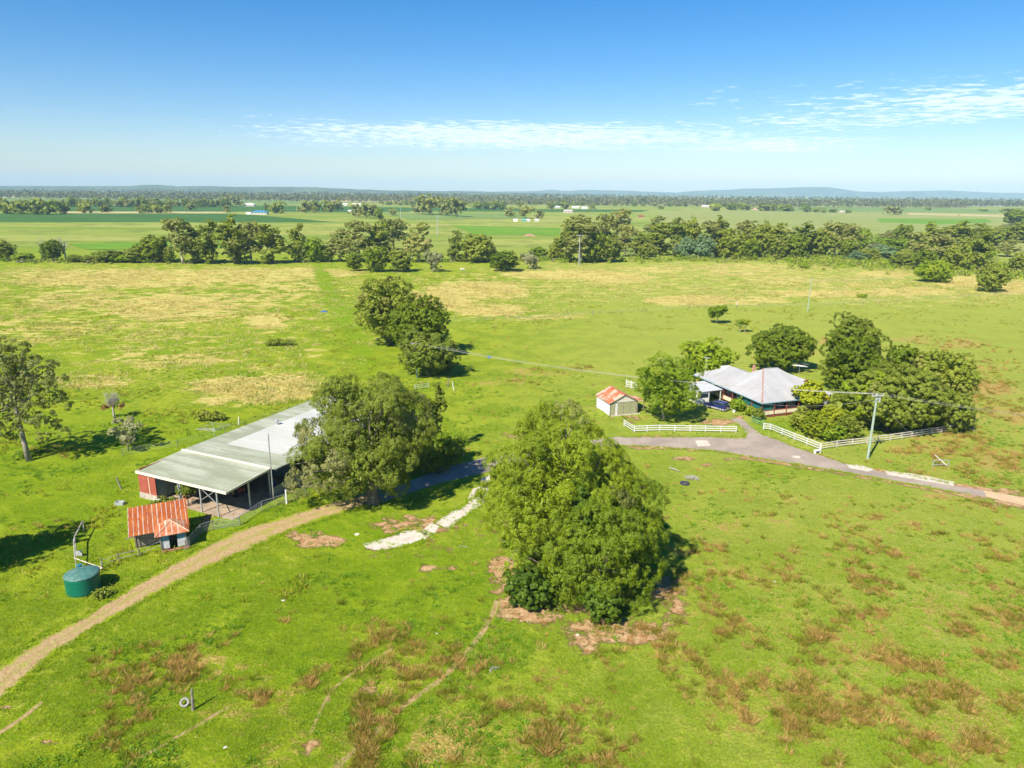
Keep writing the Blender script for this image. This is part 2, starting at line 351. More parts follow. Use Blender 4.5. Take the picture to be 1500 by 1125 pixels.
#@@GROUND
# ------------------------------------------------------------------ the ground and what is worn into it
EL = {   # (u, v, ru, rv, weight) in the photograph, carried to the level ground
 'dirt': [(905, 922, 100, 24, .72), (860, 938, 34, 22, .66), (756, 862, 50, 30, .72), (735, 770, 16, 40, .5), (980, 872, 30, 36, .66), (800, 896, 80, 24, .66), (640, 790, 110, 40, .3), (735, 830, 22, 18, .9), (985, 885, 28, 22, .75), (590, 768, 60, 16, .7), (462, 790, 42, 12, .85), (430, 780, 20, 8, .6), (330, 742, 34, 16, .7),
          (300, 765, 12, 8, .5), (622, 832, 12, 8, .8), (660, 830, 20, 6, .4), (1050, 618, 24, 5, .8), (1080, 612, 10, 5, .7), (925, 615, 16, 6, .6), (1000, 672, 20, 4, .65), (1040, 680, 16, 3, .6), (1078, 650, 20, 3, .8),
          (980, 655, 60, 3, .55), (1110, 672, 60, 3, .6), (945, 648, 25, 12, .4), (1450, 722, 50, 8, 1), (1500, 735, 60, 10, 1), (536, 1010, 14, 8, .7), (545, 1020, 10, 12, .6), (478, 1025, 12, 6, .7), (455, 1095, 14, 14, .8),
          (488, 1050, 10, 6, .5), (870, 1050, 30, 14, .35), (700, 300, 1, 1, 0), (1280, 540, 6, 3, .6), (1310, 560, 30, 8, .5), (660, 650, 14, 5, .5), (735, 632, 24, 8, .45), (710, 680, 24, 10, .4), (760, 640, 14, 8, .35), (880, 595, 30, 8, .25), (1205, 662, 40, 3, .4),
          (40, 1085, 50, 5, .55), (20, 1035, 30, 4, .5)],
 'dry': [(250, 430, 330, 50, .36), (330, 500, 260, 60, .22), (700, 430, 160, 40, .3), (1000, 412, 400, 30, .34), (1350, 420, 220, 30, .34), (190, 408, 200, 16, .75), (350, 405, 110, 14, .7), (250, 450, 110, 24, .75), (120, 440, 100, 20, .55), (330, 440, 120, 14, .6), (420, 420, 60, 20, .55), (390, 470, 36, 14, .8), (200, 480, 120, 30, .35), (240, 525, 110, 16, .5), (380, 570, 100, 22, .85), (330, 585, 50, 12, .6),
         (60, 480, 90, 25, .45), (130, 560, 60, 14, .45), (440, 400, 60, 10, .7), (430, 560, 50, 14, .6), (470, 590, 30, 12, .5), (500, 400, 40, 6, .6), (700, 425, 80, 14, .95), (640, 440, 60, 16, .9), (720, 455, 60, 10, .8), (840, 403, 110, 8, .85), (900, 408, 60, 9, .8), (1010, 440, 70, 8, 1), (1090, 395, 90, 12, .55), (960, 395, 60, 6, .6),
         (1150, 410, 60, 8, .6), (1200, 430, 90, 6, .8), (1330, 427, 80, 7, .8), (1100, 440, 60, 6, .7), (1290, 402, 50, 6, .7), (1420, 412, 60, 10, .9), (1490, 422, 40, 10, .9), (1240, 415, 100, 10, .45), (1000, 400, 160, 20, .35), (790, 465, 60, 5, .5), (1170, 395, 60, 8, .4), (560, 445, 1, 1, 0), (40, 400, 60, 9, .5)],
 'brown': [(430, 1060, 260, 90, .35), (300, 1000, 160, 60, .3), (700, 1090, 260, 60, .45), (1250, 960, 330, 180, .34), (1150, 800, 260, 90, .22), (1430, 620, 120, 120, .3), (600, 960, 120, 50, .25), (300, 985, 75, 26, .5), (210, 1060, 40, 20, .25), (560, 1075, 60, 40, .45), (650, 1085, 60, 45, .85), (800, 1085, 60, 35, .85), (590, 985, 40, 30, .25), (1240, 950, 110, 60, .5), (1390, 900, 90, 70, .4), (1200, 1040, 120, 60, .45), (1400, 1050, 110, 60, .6), (1060, 780, 60, 20, .45), (1100, 800, 40, 14, .3), (1350, 830, 120, 30, .25), (1440, 740, 40, 12, .4), (1385, 725, 40, 6, .6),
         (1030, 800, 50, 20, .3), (1270, 840, 60, 20, .3), (1340, 498, 45, 7, .55), (1410, 504, 45, 8, .6), (1440, 570, 60, 16, .8), (1470, 610, 50, 20, .6), (1420, 640, 60, 14, .55), (1380, 660, 80, 14, .5), (1470, 680, 50, 18, .6), (1440, 540, 60, 8, .35), (840, 540, 40, 6, .6), (790, 545, 60, 7, .5), (740, 560, 60, 6, .4), (1190, 515, 14, 5, .6), (1205, 500, 10, 8, .5), (1240, 560, 24, 10, .4),
         (1120, 505, 16, 6, .3), (1000, 1000, 60, 20, .2), (1490, 880, 60, 40, .5), (890, 365, 1, 1, 0), (80, 660, 40, 10, .2), (60, 770, 60, 14, .15), (820, 460, 60, 4, .4), (1130, 470, 60, 5, .25)],
 'lush': [(600, 850, 150, 60, .8), (350, 930, 160, 60, .5), (330, 760, 70, 30, .8), (520, 780, 80, 30, .8), (60, 700, 160, 60, .6), (260, 640, 120, 30, .7), (140, 750, 130, 40, .5), (640, 900, 120, 50, .7), (1240, 560, 60, 30, .5), (1150, 625, 50, 12, .9), (1230, 690, 80, 10, .5), (480, 405, 12, 30, .9), (490, 440, 20, 20, .9), (510, 480, 24, 16, .8), (470, 388, 6, 8, .9),
          (230, 510, 60, 12, .7), (330, 500, 160, 12, .5), (150, 620, 130, 20, .5), (360, 430, 120, 5, .6), (100, 420, 80, 4, .5), (820, 800, 200, 200, .3), (1120, 690, 60, 14, .6), (340, 870, 160, 40, .5)],
}
TRACKS = [  # thin worn lines: pixel polyline, half width in metres, weight
 ([(728, 880), (722, 900), (700, 935), (672, 970), (640, 1000), (590, 1035), (560, 1062), (530, 1090), (495, 1122)], .22, .8),
 ([(320, 1040), (290, 1060), (250, 1085), (210, 1110), (180, 1130)], .3, .35), ([(60, 1030), (30, 1055), (-10, 1090)], .3, .5), ([(545, 965), (480, 1010), (470, 1040)], .2, .35),
 ([(912, 655), (1000, 656), (1060, 662), (1120, 674), (1201, 688), (1276, 701), (1350, 714), (1418, 727), (1500, 745)], .8, .8), ([(1201, 668), (1239, 681), (1295, 690), (1395, 709), (1500, 727)], .9, .75), ([(905, 640), (1040, 638), (1078, 640)], .7, .5)]
def ell(u, v, key, soft=1.0):
    m = np.zeros_like(u)
    for (a, b, ru, rv, w) in EL[key]:
        d = ((u - a) / ru) ** 2 + ((v - b) / rv) ** 2
        m = np.maximum(m, w * np.clip(1.35 - d * .9, 0, 1))
    return m
def seg_dist(x, y, pts):
    d = np.full_like(x, 1e9)
    for (ax, ay), (bx, by) in zip(pts[:-1], pts[1:]):
        dx, dy = bx - ax, by - ay; t = np.clip(((x - ax) * dx + (y - ay) * dy) / (dx * dx + dy * dy), 0, 1)
        d = np.minimum(d, np.hypot(x - ax - t * dx, y - ay - t * dy))
    return d
def masks(x, y):
    u, v = PX(x, y)
    dirt = ell(u, v, 'dirt'); dry = ell(u, v, 'dry'); brown = ell(u, v, 'brown'); lush = ell(u, v, 'lush')
    for pts, w, k in TRACKS:
        d = seg_dist(x, y, [G(*p) for p in pts]); dirt = np.maximum(dirt, k * np.clip(1.5 - d / w, 0, 1))
    gt_ = np.clip(1.6 - seg_dist(x, y, [G(*q) for q in ((466, 385), (474, 412), (490, 440), (505, 465), (520, 500), (545, 540))]) / 2.6, 0, 1)
    dry = dry * (1 - gt_); lush = np.maximum(lush, gt_)
    return dirt, dry, brown, lush
def axis_pts(a, b, step, far, ratio, neg):
    core = list(np.arange(a, b + step, step)); s = step; up = []; p = core[-1]
    while p < far: s *= ratio; p += s; up.append(p)
    s = step; dn = []; p = core[0]
    while p > neg: s *= ratio; p -= s; dn.append(p)
    return np.array(dn[::-1] + core + up)
def build_ground():
    xs = axis_pts(-150, 150, .8, 30000, 1.09, -30000)
    ya = list(np.arange(24, 150, .5)); s = .5
    while ya[-1] < 420: s = min(s * 1.03, 1.8); ya.append(ya[-1] + s)
    while ya[-1] < 40000: s *= 1.09; ya.append(ya[-1] + s)
    yb = []; p = 24; s = .8
    while p > -3000: s *= 1.25; p -= s; yb.append(p)
    ys = np.array(yb[::-1] + ya); X, Y = np.meshgrid(xs, ys)
    nx, ny = len(xs), len(ys); n = nx * ny
    v = np.zeros((n, 3)); v[:, 0] = X.ravel(); v[:, 1] = Y.ravel()
    i = np.arange((nx - 1) * (ny - 1)); r = i // (nx - 1); c = i % (nx - 1); q = r * nx + c
    f = np.stack([q, q + 1, q + nx + 1, q + nx], 1).astype(np.int32)
    me = D.meshes.new('ground'); me.vertices.add(n); me.loops.add(f.size); me.polygons.add(len(f))
    me.vertices.foreach_set('co', v.ravel()); me.loops.foreach_set('vertex_index', f.ravel())
    me.polygons.foreach_set('loop_start', np.arange(0, f.size, 4, dtype=np.int32)); me.polygons.foreach_set('loop_total', np.full(len(f), 4, dtype=np.int32))
    ok = (v[:, 1] > 20) & (v[:, 1] < 900)
    A = np.zeros((n, 4), dtype=np.float32); A[ok] = np.stack(masks(v[ok, 0], v[ok, 1]), 1)
    at = me.attributes.new('mask', 'FLOAT_COLOR', 'POINT'); at.data.foreach_set('color', A.ravel())
    at2 = me.attributes.new('lush', 'FLOAT', 'POINT'); at2.data.foreach_set('value', A[:, 3].copy())
    me.update(); me.materials.append(ground_mat()); tag(link('ground', me), kind='structure')
def pos(nt): return N(nt, 'ShaderNodeNewGeometry').outputs['Position']
def grass_cols(nt, p, gA, gB, gC, fine=1.0):
    n0 = noise(nt, p, .018, 3, .5); n1 = noise(nt, p, .16, 5, .62); n2 = noise(nt, p, .9, 6, .72); n3 = noise(nt, p, 5.0, 4, .7)
    c = mix(nt, ramp(nt, n1, .42, .58), gA, gB)
    c = mix(nt, ramp(nt, math_(nt, 'ADD', math_(nt, 'MULTIPLY', n2, .7), math_(nt, 'MULTIPLY', n0, .3)), .50, .64), c, gC)
    return c, n0, n1, n2, n3
def ground_mat():
    m, nt, b, out = newmat('pasture'); p = pos(nt)
    at = N(nt, 'ShaderNodeAttribute', attribute_name='mask'); sp = N(nt, 'ShaderNodeSeparateColor'); L(nt, at.outputs['Color'], sp.inputs[0])
    lu = N(nt, 'ShaderNodeAttribute', attribute_name='lush').outputs['Fac']
    c, n0, n1, n2, n3 = grass_cols(nt, p, (.155, .228, .006), (.235, .295, .012), (.335, .345, .045))
    # paler worn turf to the right, deeper green at the left
    spx = N(nt, 'ShaderNodeSeparateXYZ'); L(nt, p, spx.inputs[0])
    right = ramp(nt, math_(nt, 'ADD', spx.outputs[0], math_(nt, 'MULTIPLY', n1, 30)), -10, 60)
    c = mix(nt, math_(nt, 'MULTIPLY', right, .65), c, (.300, .330, .060))
    c = mix(nt, math_(nt, 'MULTIPLY', lu, .75), c, mix(nt, ramp(nt, n2, .35, .7), (.122, .220, .003), (.210, .298, .005)))
    # small dark weeds and pale stalks
    mp = N(nt, 'ShaderNodeMapping'); L(nt, p, mp.inputs[0]); mp.inputs['Scale'].default_value = (1, 1, 1)
    sp1 = noise(nt, p, 1.7, 4, .75); patch = ramp(nt, noise(nt, p, .11, 3), .42, .62)
    c = mix(nt, math_(nt, 'MULTIPLY', math_(nt, 'MULTIPLY', ramp(nt, sp1, .56, .66), patch), .6), c, (.085, .135, .008))
    sp2 = noise(nt, mp.outputs[0], 3.1, 5, .8, .4)
    c = mix(nt, math_(nt, 'MULTIPLY', ramp(nt, sp2, .64, .74), .55), c, (.30, .27, .12))
    # beyond the paddocks everything is a paler yellow green with long field bands
    far = ramp(nt, spx.outputs[1], 380, 520)
    mf = N(nt, 'ShaderNodeMapping'); L(nt, p, mf.inputs[0]); mf.inputs['Scale'].default_value = (.0035, .012, 1); mf.inputs['Rotation'].default_value = (0, 0, .12)
    nf = noise(nt, mf.outputs[0], 1.0, 5, .6)
    nf2 = noise(nt, p, .03, 6, .7)
    cf = mix(nt, ramp(nt, nf, .35, .65), (.165, .240, .022), (.300, .315, .070))
    cf = mix(nt, math_(nt, 'MULTIPLY', ramp(nt, nf2, .50, .62), .7), cf, (.12, .16, .03)); cf = mix(nt, math_(nt, 'MULTIPLY', ramp(nt, noise(nt, mf.outputs[0], 3.0, 6, .7, .6), .56, .66), .6), cf, (.34, .30, .12))
    c = mix(nt, far, c, cf)
    def edge(a, lo, hi, k=.55, n=n2):
        w_ = math_(nt, 'ADD', math_(nt, 'MULTIPLY', math_(nt, 'SUBTRACT', n, .5), k * 3.2), math_(nt, 'MULTIPLY', math_(nt, 'SUBTRACT', n1, .5), k * 2.6))
        return ramp(nt, math_(nt, 'ADD', a, w_), lo, hi)
    # tall dry grass
    ms = N(nt, 'ShaderNodeMapping'); L(nt, p, ms.inputs[0]); ms.inputs['Scale'].default_value = (.6, 1.4, 1)
    nd = noise(nt, ms.outputs[0], .22, 6, .75, .5)
    dm = math_(nt, 'MULTIPLY', edge(sp.outputs[1], .40, .62, .75, nd), ramp(nt, sp.outputs[1], 0.02, .2))
    dc = mix(nt, ramp(nt, noise(nt, ms.outputs[0], .8, 6, .8), .4, .62), (.36, .33, .06), (.66, .50, .21))
    c = mix(nt, math_(nt, 'MULTIPLY', dm, .9), c, dc)
    bm = edge(sp.outputs[2], .42, .8, .8, n2)
    bm = math_(nt, 'MULTIPLY', bm, ramp(nt, sp.outputs[2], 0.02, .2))
    c = mix(nt, math_(nt, 'MULTIPLY', bm, .75), c, mix(nt, ramp(nt, n3, .4, .6), (.33, .19, .06), (.45, .31, .11)))
    # bare soil
    tm = edge(sp.outputs[0], .45, .72, .85, noise(nt, p, .7, 6, .75))
    tm = math_(nt, 'MULTIPLY', tm, ramp(nt, sp.outputs[0], .02, .15))
    sc = mix(nt, ramp(nt, noise(nt, p, 1.3, 6, .7), .35, .65), (.27, .145, .06), (.46, .31, .165))
    c = mix(nt, tm, c, sc)
    # scattered tiny bare spots
    spots = ramp(nt, noise(nt, p, .42, 6, .8, .3), .70, .76)
    c = mix(nt, math_(nt, 'MULTIPLY', math_(nt, 'MULTIPLY', spots, .6), math_(nt, 'SUBTRACT', 1.0, far)), c, (.36, .27, .15))
    c = mix(nt, 1.0, c, mix(nt, ramp(nt, n3, .3, .7), (.74, .74, .74), (1.22, 1.22, 1.22)), 'MULTIPLY')
    L(nt, c, b.inputs['Base Color']); b.inputs['Roughness'].default_value = .95; b.inputs['Specular IOR Level'].default_value = .08
    hgt = math_(nt, 'ADD', math_(nt, 'MULTIPLY', n2, .8), math_(nt, 'ADD', math_(nt, 'MULTIPLY', n3, .25), math_(nt, 'MULTIPLY', noise(nt, p, 16, 3, .7), .10)))
    hgt = math_(nt, 'MULTIPLY', hgt, math_(nt, 'SUBTRACT', 1.0, math_(nt, 'MULTIPLY', tm, .7)))
    bp = N(nt, 'ShaderNodeBump'); bp.inputs['Strength'].default_value = .85; bp.inputs['Distance'].default_value = .6
    L(nt, hgt, bp.inputs['Height']); L(nt, bp.outputs[0], b.inputs['Normal'])
    return m
build_ground()

def sheet(name, px, z, mat, amp=.12, step=.5, kind='structure', seed=0):
    "a ragged-edged sheet lying on the ground, outlined by points of the photograph"
    pts = [Vector((*G(*p), z)) for p in px]; out = []; rn = random.Random(seed + len(px))
    for a, b in zip(pts, pts[1:] + pts[:1]):
        n = max(1, min(400, int((b - a).length / step)))
        for i in range(n):
            p = a.lerp(b, i / n); q = float(fbm(np.array([p.x]), np.array([p.y]), step * 3, seed)[0]) - .5
            nrm = (b - a).normalized().cross(Vector((0, 0, 1)))
            out.append(p + nrm * (q * 2.6 * amp + rn.uniform(-1, 1) * amp * .35))
    me = D.meshes.new(name); me.from_pydata([tuple(p) for p in out], [], [tuple(range(len(out)))]); me.materials.append(mat)
    if me.polygons[0].normal.z < 0: me.flip_normals()
    me.update(); return tag(link(name, me), kind=kind)
def soilmat(name, a, b_, c_, grass=None, gs=.6, gt=(.55, .62), bump=.5, sc=.8):
    m, nt, b, out = newmat(name); p = pos(nt)
    n1 = noise(nt, p, sc, 6, .7); n2 = noise(nt, p, 6, 5, .75)
    c = mix(nt, ramp(nt, n1, .35, .65), a, b_); c = mix(nt, ramp(nt, n2, .5, .75), c, c_)
    if grass: c = mix(nt, ramp(nt, noise(nt, p, gs, 6, .75), *gt), c, mix(nt, ramp(nt, n2, .35, .65), grass, tuple(v * 1.5 for v in grass)))
    L(nt, c, b.inputs['Base Color']); b.inputs['Roughness'].default_value = .95; b.inputs['Specular IOR Level'].default_value = .1
    bp = N(nt, 'ShaderNodeBump'); bp.inputs['Strength'].default_value = bump; bp.inputs['Distance'].default_value = .08
    L(nt, n2, bp.inputs['Height']); L(nt, bp.outputs[0], b.inputs['Normal'])
    return m
ASPH = soilmat('worn_bitumen', (.250, .205, .170), (.330, .272, .220), (.40, .33, .25), bump=.25, sc=.25)
TRACKM = soilmat('track_soil', (.33, .245, .13), (.46, .35, .21), (.26, .18, .09), (.15, .20, .02), .6, (.49, .60))
PALE = soilmat('crushed_limestone', (.44, .38, .31), (.58, .53, .46), (.34, .25, .17), (.15, .21, .02), .8, (.55, .64), .6)
sheet('road', [(905, 640), (960, 640.5), (1040, 640), (1080, 643), (1093, 640), (1090, 630), (1080, 621), (1070, 613), (1086, 613), (1100, 624), (1116, 636), (1140, 645), (1172, 658), (1201, 667), (1239, 680), (1295, 692), (1395, 711), (1440, 718), (1470, 725),
               (1445, 728), (1418, 724), (1350, 711), (1276, 698), (1201, 685), (1119, 672), (1052, 660), (940, 652.5), (905, 651.5), (800, 668), (710, 692), (650, 706), (600, 722), (560, 735), (540, 733), (585, 712), (640, 688), (706, 671), (800, 654)], .006, ASPH, .10, .5, seed=3)
sheet('dirt_road', [(1440, 718), (1500, 729), (1620, 748), (1620, 770), (1500, 741), (1445, 728)], .010, soilmat('orange_gravel', (.44, .31, .18), (.50, .37, .23), (.37, .25, .14), bump=.3), .12, .5, seed=5)
TR_UP = [(560, 712), (510, 726), (450, 746), (400, 760), (342, 778), (274, 813), (205, 851), (137, 894), (68, 929), (0, 972), (-120, 1062)]
TR_LO = [(-120, 1150), (0, 1032), (68, 966), (137, 922), (205, 884), (274, 847), (342, 816), (411, 784), (450, 768), (520, 747), (560, 736)]
def wornmat(name, rut, centre, grassy, edge0=.62, edge1=1.0, med=.25):
    "worn ground across a ribbon: 'across' runs -1..1; bare in the ruts, turf on the crown and margins"
    m, nt, b, out = newmat(name); p = pos(nt)
    ac = N(nt, 'ShaderNodeAttribute', attribute_name='across').outputs['Fac']; aa = math_(nt, 'ABSOLUTE', ac)
    n1 = noise(nt, p, .55, 6, .72); n2 = noise(nt, p, 2.4, 6, .78); n3 = noise(nt, p, 7, 4, .7)
    c = mix(nt, ramp(nt, n2, .38, .62), rut, centre); c = mix(nt, math_(nt, 'MULTIPLY', ramp(nt, n3, .5, .7), .5), c, tuple(v * .62 for v in rut))
    w = math_(nt, 'MULTIPLY', math_(nt, 'SUBTRACT', math_(nt, 'ADD', n1, n2), 1.0), 1.5)
    g1_ = ramp(nt, math_(nt, 'ADD', aa, w), edge0, edge1)
    g2_ = math_(nt, 'SUBTRACT', 1.0, ramp(nt, math_(nt, 'ADD', aa, math_(nt, 'MULTIPLY', w, -1.1)), med - .22, med + .12)) if med > 0 else None
    gc = mix(nt, ramp(nt, n1, .42, .58), (.150, .225, .005), (.240, .300, .010)); gc = mix(nt, math_(nt, 'MULTIPLY', ramp(nt, n2, .5, .66), .6), gc, (.33, .31, .07))
    c = mix(nt, g1_, c, gc)
    if g2_ is not None: c = mix(nt, math_(nt, 'MULTIPLY', g2_, grassy), c, gc)
    L(nt, c, b.inputs['Base Color']); b.inputs['Roughness'].default_value = .95; b.inputs['Specular IOR Level'].default_value = .08
    bp = N(nt, 'ShaderNodeBump'); bp.inputs['Strength'].default_value = .7; bp.inputs['Distance'].default_value = .25
    L(nt, math_(nt, 'ADD', n2, math_(nt, 'MULTIPLY', n3, .3)), bp.inputs['Height']); L(nt, bp.outputs[0], b.inputs['Normal'])
    return m
def ribbon(name, left, right, z, mat, na=9, step=.5):
    A = [Vector((*G(*q), z)) for q in left]; B = [Vector((*G(*q), z)) for q in right]
    def res(P_, n):
        d = [0]
        for a_, b_ in zip(P_, P_[1:]): d.append(d[-1] + (b_ - a_).length)
        o = []
        for i in range(n):
            s = d[-1] * i / (n - 1); j = max(k for k in range(len(d)) if d[k] <= s + 1e-6); j = min(j, len(P_) - 2); o.append(P_[j].lerp(P_[j + 1], (s - d[j]) / (d[j + 1] - d[j])))
        return o
    n = max(12, int(sum((b_ - a_).length for a_, b_ in zip(A, A[1:])) / step)); A = res(A, n); B = res(B, n); V_ = []; at_ = []
    for a_, b_ in zip(A, B):
        for j in range(na): V_.append(tuple(a_.lerp(b_, j / (na - 1)))); at_.append(2 * j / (na - 1) - 1)
    f = [(i * na + j, i * na + j + 1, (i + 1) * na + j + 1, (i + 1) * na + j) for i in range(n - 1) for j in range(na - 1)]
    me = D.meshes.new(name); me.from_pydata(V_, [], f)
    if me.polygons[0].normal.z < 0: me.flip_normals()
    a_ = me.attributes.new('across', 'FLOAT', 'POINT'); a_.data.foreach_set('value', at_); me.materials.append(mat); me.update(); return tag(link(name, me), kind='structure')
def trail(name, px, w, z, mat):
    P_ = [Vector((*G(*q), 0)) for q in px]; Lp, Rp = [], []
    for i, q in enumerate(P_):
        d = (P_[min(i + 1, len(P_) - 1)] - P_[max(i - 1, 0)]).normalized().cross(Vector((0, 0, 1))) * w; Lp.append(q + d); Rp.append(q - d)
    global G
    g_ = G; G = lambda a_, b_, z=0: (a_, b_); o = ribbon(name, [(q.x, q.y) for q in Lp], [(q.x, q.y) for q in Rp], z, mat, 5, .4); G = g_; return o
ribbon('track', TR_UP, TR_LO[::-1], .008, wornmat('track_soil', (.34, .225, .105), (.47, .34, .175), .5, .52, .88, .16), 13)
TRAILM = wornmat('trail_soil', (.33, .22, .10), (.46, .33, .17), 0, .50, .95, 0)
trail('trail', [(728, 880), (722, 900), (712, 918), (700, 935), (686, 954), (672, 970), (656, 986), (640, 1000), (615, 1017), (590, 1035), (560, 1062), (530, 1090), (495, 1122), (470, 1145)], .33, .010, TRAILM)
trail('trail', [(335, 1035), (310, 1050), (280, 1068), (250, 1085), (210, 1108), (170, 1132)], .2, .010, TRAILM)
trail('trail', [(62, 1028), (40, 1046), (15, 1064), (-20, 1085)], .25, .010, TRAILM)
trail('trail', [(575, 950), (545, 968), (510, 990), (485, 1012), (470, 1040), (455, 1075)], .16, .010, TRAILM)
def zz4(pts): return [(420 + x / 4.41, 680 + y / 4.41) for x, y in pts]
for i, pl in enumerate([[(490, 512), (600, 485), (700, 465), (760, 430), (830, 425), (935, 455), (900, 480), (800, 512), (700, 540), (600, 556), (520, 546)],
                        [(955, 375), (1050, 312), (1100, 285), (1150, 278), (1180, 235), (1230, 190), (1285, 195), (1270, 250), (1200, 300), (1130, 350), (1050, 418), (1000, 400)],
                        [(1165, 225), (1205, 160), (1250, 140), (1310, 150), (1300, 190), (1270, 200), (1215, 215)], [(935, 380), (985, 400), (960, 440), (900, 455), (870, 440), (900, 405)], [(1260, 95), (1315, 68), (1316, 110), (1290, 120), (1255, 115)]]):
    sheet('path', zz4(pl), .013, PALE, .16, .25, seed=20 + i)
for i, pl in enumerate([[(1240, 680), (1262, 681), (1280, 688), (1272, 691), (1245, 686)], [(1295, 689), (1340, 694), (1398, 706), (1398, 712), (1350, 704), (1300, 696)], [(1018, 645), (1036, 645), (1041, 653), (1022, 654)], [(1160, 668), (1172, 668), (1172, 672), (1162, 671)]]):
    sheet('gravel_patch', pl, .013, PALE, .1, .3, seed=40 + i)
# shallow soil under the big trees stays part of the ground mask

# far paddocks and crops beyond the creek
def fieldmat(name, a, b_, rows=0):
    m, nt, b, out = newmat(name); p = pos(nt)
    mp = N(nt, 'ShaderNodeMapping'); L(nt, p, mp.inputs[0]); mp.inputs['Scale'].default_value = (.01, .03, 1); mp.inputs['Rotation'].default_value = (0, 0, .1)
    n1 = noise(nt, mp.outputs[0], 1, 6, .65); n2 = noise(nt, p, .08, 5, .7)
    c = mix(nt, ramp(nt, n1, .35, .65), a, b_); c = mix(nt, math_(nt, 'MULTIPLY', ramp(nt, n2, .5, .7), .3), c, tuple(v * .7 for v in a))
    L(nt, c, b.inputs['Base Color']); b.inputs['Roughness'].default_value = .95; b.inputs['Specular IOR Level'].default_value = .05
    return m
DKG = fieldmat('dark_crop', (.040, .105, .018), (.055, .130, .024)); TAN = fieldmat('ripe_grass', (.36, .30, .13), (.46, .38, .19))
LTG = fieldmat('light_pasture', (.125, .205, .045), (.17, .235, .065)); YLG = fieldmat('yellow_pasture', (.20, .245, .060), (.26, .275, .085)); BRG = fieldmat('bright_pasture', (.10, .22, .015), (.14, .25, .022))
for i, (m_, pl) in enumerate([
    (DKG, [(-250, 312.5), (330, 312.8), (375, 315), (430, 320), (500, 325.8), (-250, 325.2)]), (TAN, [(95, 309.8), (330, 310), (330, 312.3), (95, 312.3)]), (DKG, [(94, 301), (400, 301), (600, 304), (600, 310.5), (460, 310.5), (94, 309.5)]),
    (TAN, [(160, 300), (205, 300.2), (205, 301.4), (160, 301.2)]), (LTG, [(-250, 290), (250, 291), (480, 294), (480, 299.8), (-250, 299.6)]), (TAN, [(60, 285.6), (85, 285.6), (85, 286.8), (60, 286.8)]), (TAN, [(200, 286.5), (310, 288), (310, 289.5), (200, 288.5)]),
    (DKG, [(556, 304.5), (764, 305), (764, 310), (600, 309.5)]), (TAN, [(480, 291), (560, 290.5), (720, 293), (820, 294), (820, 296.5), (650, 296), (480, 295)]), (DKG, [(776, 306.5), (900, 307), (952, 308), (940, 310.5), (776, 310.5)]),
    (YLG, [(960, 309), (1200, 309), (1480, 313), (1520, 330), (1340, 341), (1240, 345), (980, 330)]), (BRG, [(1284, 320), (1445, 321), (1455, 326), (1370, 329), (1290, 326)]), (TAN, [(950, 296), (1140, 297.5), (1140, 300), (950, 299)]),
    (LTG, [(1140, 303), (1320, 304), (1470, 307), (1460, 312), (1140, 309)]), (TAN, [(1330, 312), (1480, 315), (1480, 318), (1330, 314.5)]), (YLG, [(1180, 345), (1340, 352), (1420, 356), (1520, 358), (1520, 368), (1400, 366), (1290, 360), (1180, 350)]),
    (BRG, [(100, 358), (290, 352), (400, 356), (300, 366), (130, 366)]), (BRG, [(660, 330), (820, 334), (820, 345), (700, 345)]), (LTG, [(560, 312), (760, 313), (780, 320), (600, 322)])]):
    sheet('field', pl, .03 + .012 * i, m_, 1.5, 12, seed=60 + i)

# ------------------------------------------------------------------ buildings
class Fr:
    def __init__(s, o, ang): s.o = o; s.a = ang; s.c = math.cos(ang); s.s = math.sin(ang)
    def loc(s, x, y): dx, dy = x - s.o[0], y - s.o[1]; return (dx * s.c + dy * s.s, -dx * s.s + dy * s.c)
    def world(s, x, y): return (s.o[0] + x * s.c - y * s.s, s.o[1] + x * s.s + y * s.c)
    def px(s, u, v, z): return s.loc(*G(u, v, z))

